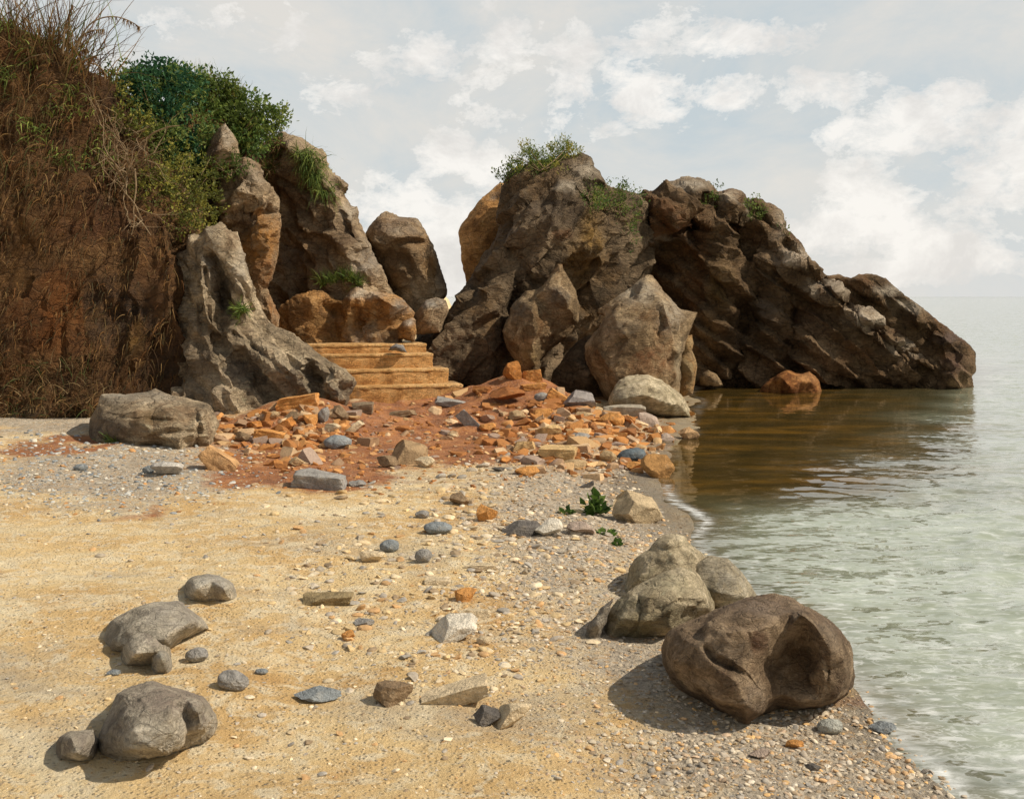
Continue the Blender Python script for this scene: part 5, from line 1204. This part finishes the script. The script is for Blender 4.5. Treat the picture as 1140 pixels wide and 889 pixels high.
cliff_grass('dry_grass', 'rusty dead grass and roots on the lower earth cliff', inb & (Y2 > 190+40*wv) & (X2 < 215) & (wv > -.45), 4200, .06, .30, RUSTY+STRAW[4:]+[(.06, .05, .02)], (.0, -.8, .1), 2.4, .0075)
cliff_grass('dry_grass', 'tangled straw at the foot of the earth cliff', inb & (Y2 > 400) & (X2 < 110), 900, .12, .38, STRAW[1:]+[(.06, .08, .02)], (.0, -.6, .8), .9, .008)
cliff_grass('undergrowth', 'mixed green herbs in the upper earth cliff', inb & (Y2 < 190) & (X2 < 150) & (wv > .1), 1500, .1, .35, GREEN[:4]+YELG[:2], (.0, -.7, .5), 1.4, .016)

# reeds on the cliff edge
b0 = P3(55, 95, 12.9)
e = empty('reed_clump', b0, 'tall clump of dry brown reeds arching at the top of the cliff', 'reeds')
n = 850
px = r.normal(size=n)*32+45; py = 92+r.normal(size=n)*22+(px < 20)*-15
roots = P3(px, py, 12.9+r.random(n)*.6)
d = unit(np.stack([.16+.40*r.normal(size=n), .25*r.normal(size=n)-.1, np.ones(n)], -1))
V, Fc, Cc = blades(roots, d, .45+.75*r.random(n), STRAW+RUSTY+GREEN[:2], r, .012, .55, 7)
link('reed_leaf', new_mesh('reed_leaf', V-b0, Fc, BLADE, True, Cc), parent=e)['kind'] = 'stuff'
def arc(pts, Y, r0, r1, m=22):
    pts = np.array(pts, float); t_ = np.linspace(0, len(pts)-1, m)
    x = np.interp(t_, range(len(pts)), pts[:, 0]); y = np.interp(t_, range(len(pts)), pts[:, 1])
    for _ in range(4):
        x[1:-1] = (x[:-2]+2*x[1:-1]+x[2:])/4; y[1:-1] = (y[:-2]+2*y[1:-1]+y[2:])/4
    return P3(x, y, Y+.1*np.linspace(0, -1, m)), r0, r1
for pts in ([(84, 60), (90, 38), (102, 24), (118, 18), (134, 19), (148, 25), (156, 31)], [(80, 60), (88, 42), (100, 34), (116, 33)], [(76, 70), (86, 58), (97, 54)], [(80, 76), (92, 68), (106, 62)], [(92, 74), (104, 70), (114, 77), (117, 82)], [(15, 78), (32, 64), (50, 60)], [(70, 60), (72, 30), (80, 6)]):
    pp, a, b = arc(pts, 12.8, .012, .005)
    o = link('stalk', tubes([(pp-b0, a, b)], TWIG, 'stalk'), parent=e)
    m = len(pp); k = r.integers(m//2, m, 60)
    dd = unit(np.stack([.3*r.normal(size=60)+.3, .3*r.normal(size=60), -.9+.4*r.normal(size=60)], -1))
    V, Fc, Cc = blades(pp[k], dd, .04+.08*r.random(60), STRAW[:3]+RUSTY[:1], r, .010, .5, 3)
    link('seed_head', new_mesh('seed_head', V-pp[-1], Fc, BLADE, True, Cc), tuple(pp[-1]-b0), o)

# bare twiggy shrub in front of the cliff
def twig(p, d, ln, rad, depth, out):
    n_ = 7; pts = [p.copy()]
    for i in range(n_):
        d = unit(d+r.normal(size=3)*.22); p = p+d*ln/n_; pts.append(p.copy())
        if depth and r.random() < .62:
            twig(p, unit(d+r.normal(size=3)*.75), ln*.6, rad*.55, depth-1, out)
    out.append((np.array(pts), rad, rad*.35))
b1 = on('bank', 150, 196)+np.array([0, -.25, 0])
e = empty('bare_shrub', b1, 'leafless tangle of pale twigs clinging to the cliff below the bushes', 'shrub')
br = []
for dv in ((-.7, -.3, .5), (-.9, -.3, .1), (-.4, -.4, .8), (.3, -.4, .9), (-.6, -.3, -.4), (.1, -.3, -1), (0, -.2, -.9), (.5, -.3, .4), (.7, -.2, .6), (-.2, -.5, .3)):
    twig(np.zeros(3), unit(np.array(dv, float)), .55+.35*r.random(), .012, 2, br)
link('branch', tubes(br, TWIG, 'branch'), parent=e)
for pts, lab in (([(150, 188), (152, 210), (148, 232), (150, 250), (144, 268)], None), ([(150, 240), (160, 250), (168, 262)], None), ([(160, 158), (170, 148), (188, 141), (200, 140)], None)):
    pp, a, b = arc(pts, 12.75, .014, .005); link('branch', tubes([(pp-b1, a, b)], TWIG, 'branch'), parent=e)

# beach plants
bp = 'green weeds on the shingle'
def leafy(px, py, n, sz, lab, wx, wz, seed, nm='beach_plant'):
    g = G(px, py); rr = np.random.default_rng(seed)
    m = g[1]/F
    e = empty(nm, g, lab, 'plant', bp)
    d = unit(np.stack([rr.normal(size=n), rr.normal(size=n), .25+1.0*rr.random(n)*wz/wx], -1))
    pos = d*np.stack([wx*m*.5*rr.random(n), wx*m*.5*rr.random(n), wz*m*.75*rr.random(n)], -1)
    pal = np.array([(.07, .13, .025), (.10, .17, .03), (.15, .22, .045), (.05, .09, .02)])
    V, Fc, Cc = leaves_mesh('leaf', pos, d, sz*m*(.6+.6*rr.random(n)), pal[rr.integers(0, 4, n)], rr, .9)
    link('foliage', new_mesh('foliage', V, Fc, LEAF, False, Cc), parent=e)
    link('stem', tubes([(np.linspace(0, 1, 4)[:, None]*p[None], .004, .002) for p in pos[:8]], TWIG, 'stem'), parent=e)
leafy(663, 572, 70, 11, 'leafy green plant on the shingle beside the large pale tan rock', 30, 26, 1)
leafy(631, 571, 34, 7, 'low green weed left of the leafy beach plant', 16, 5, 2)
leafy(675, 594, 34, 7, 'low green weed in front of the leafy beach plant', 18, 4, 3)
leafy(687, 606, 24, 6, 'smallest green weed, nearest the shoreline cluster', 12, 4, 4)
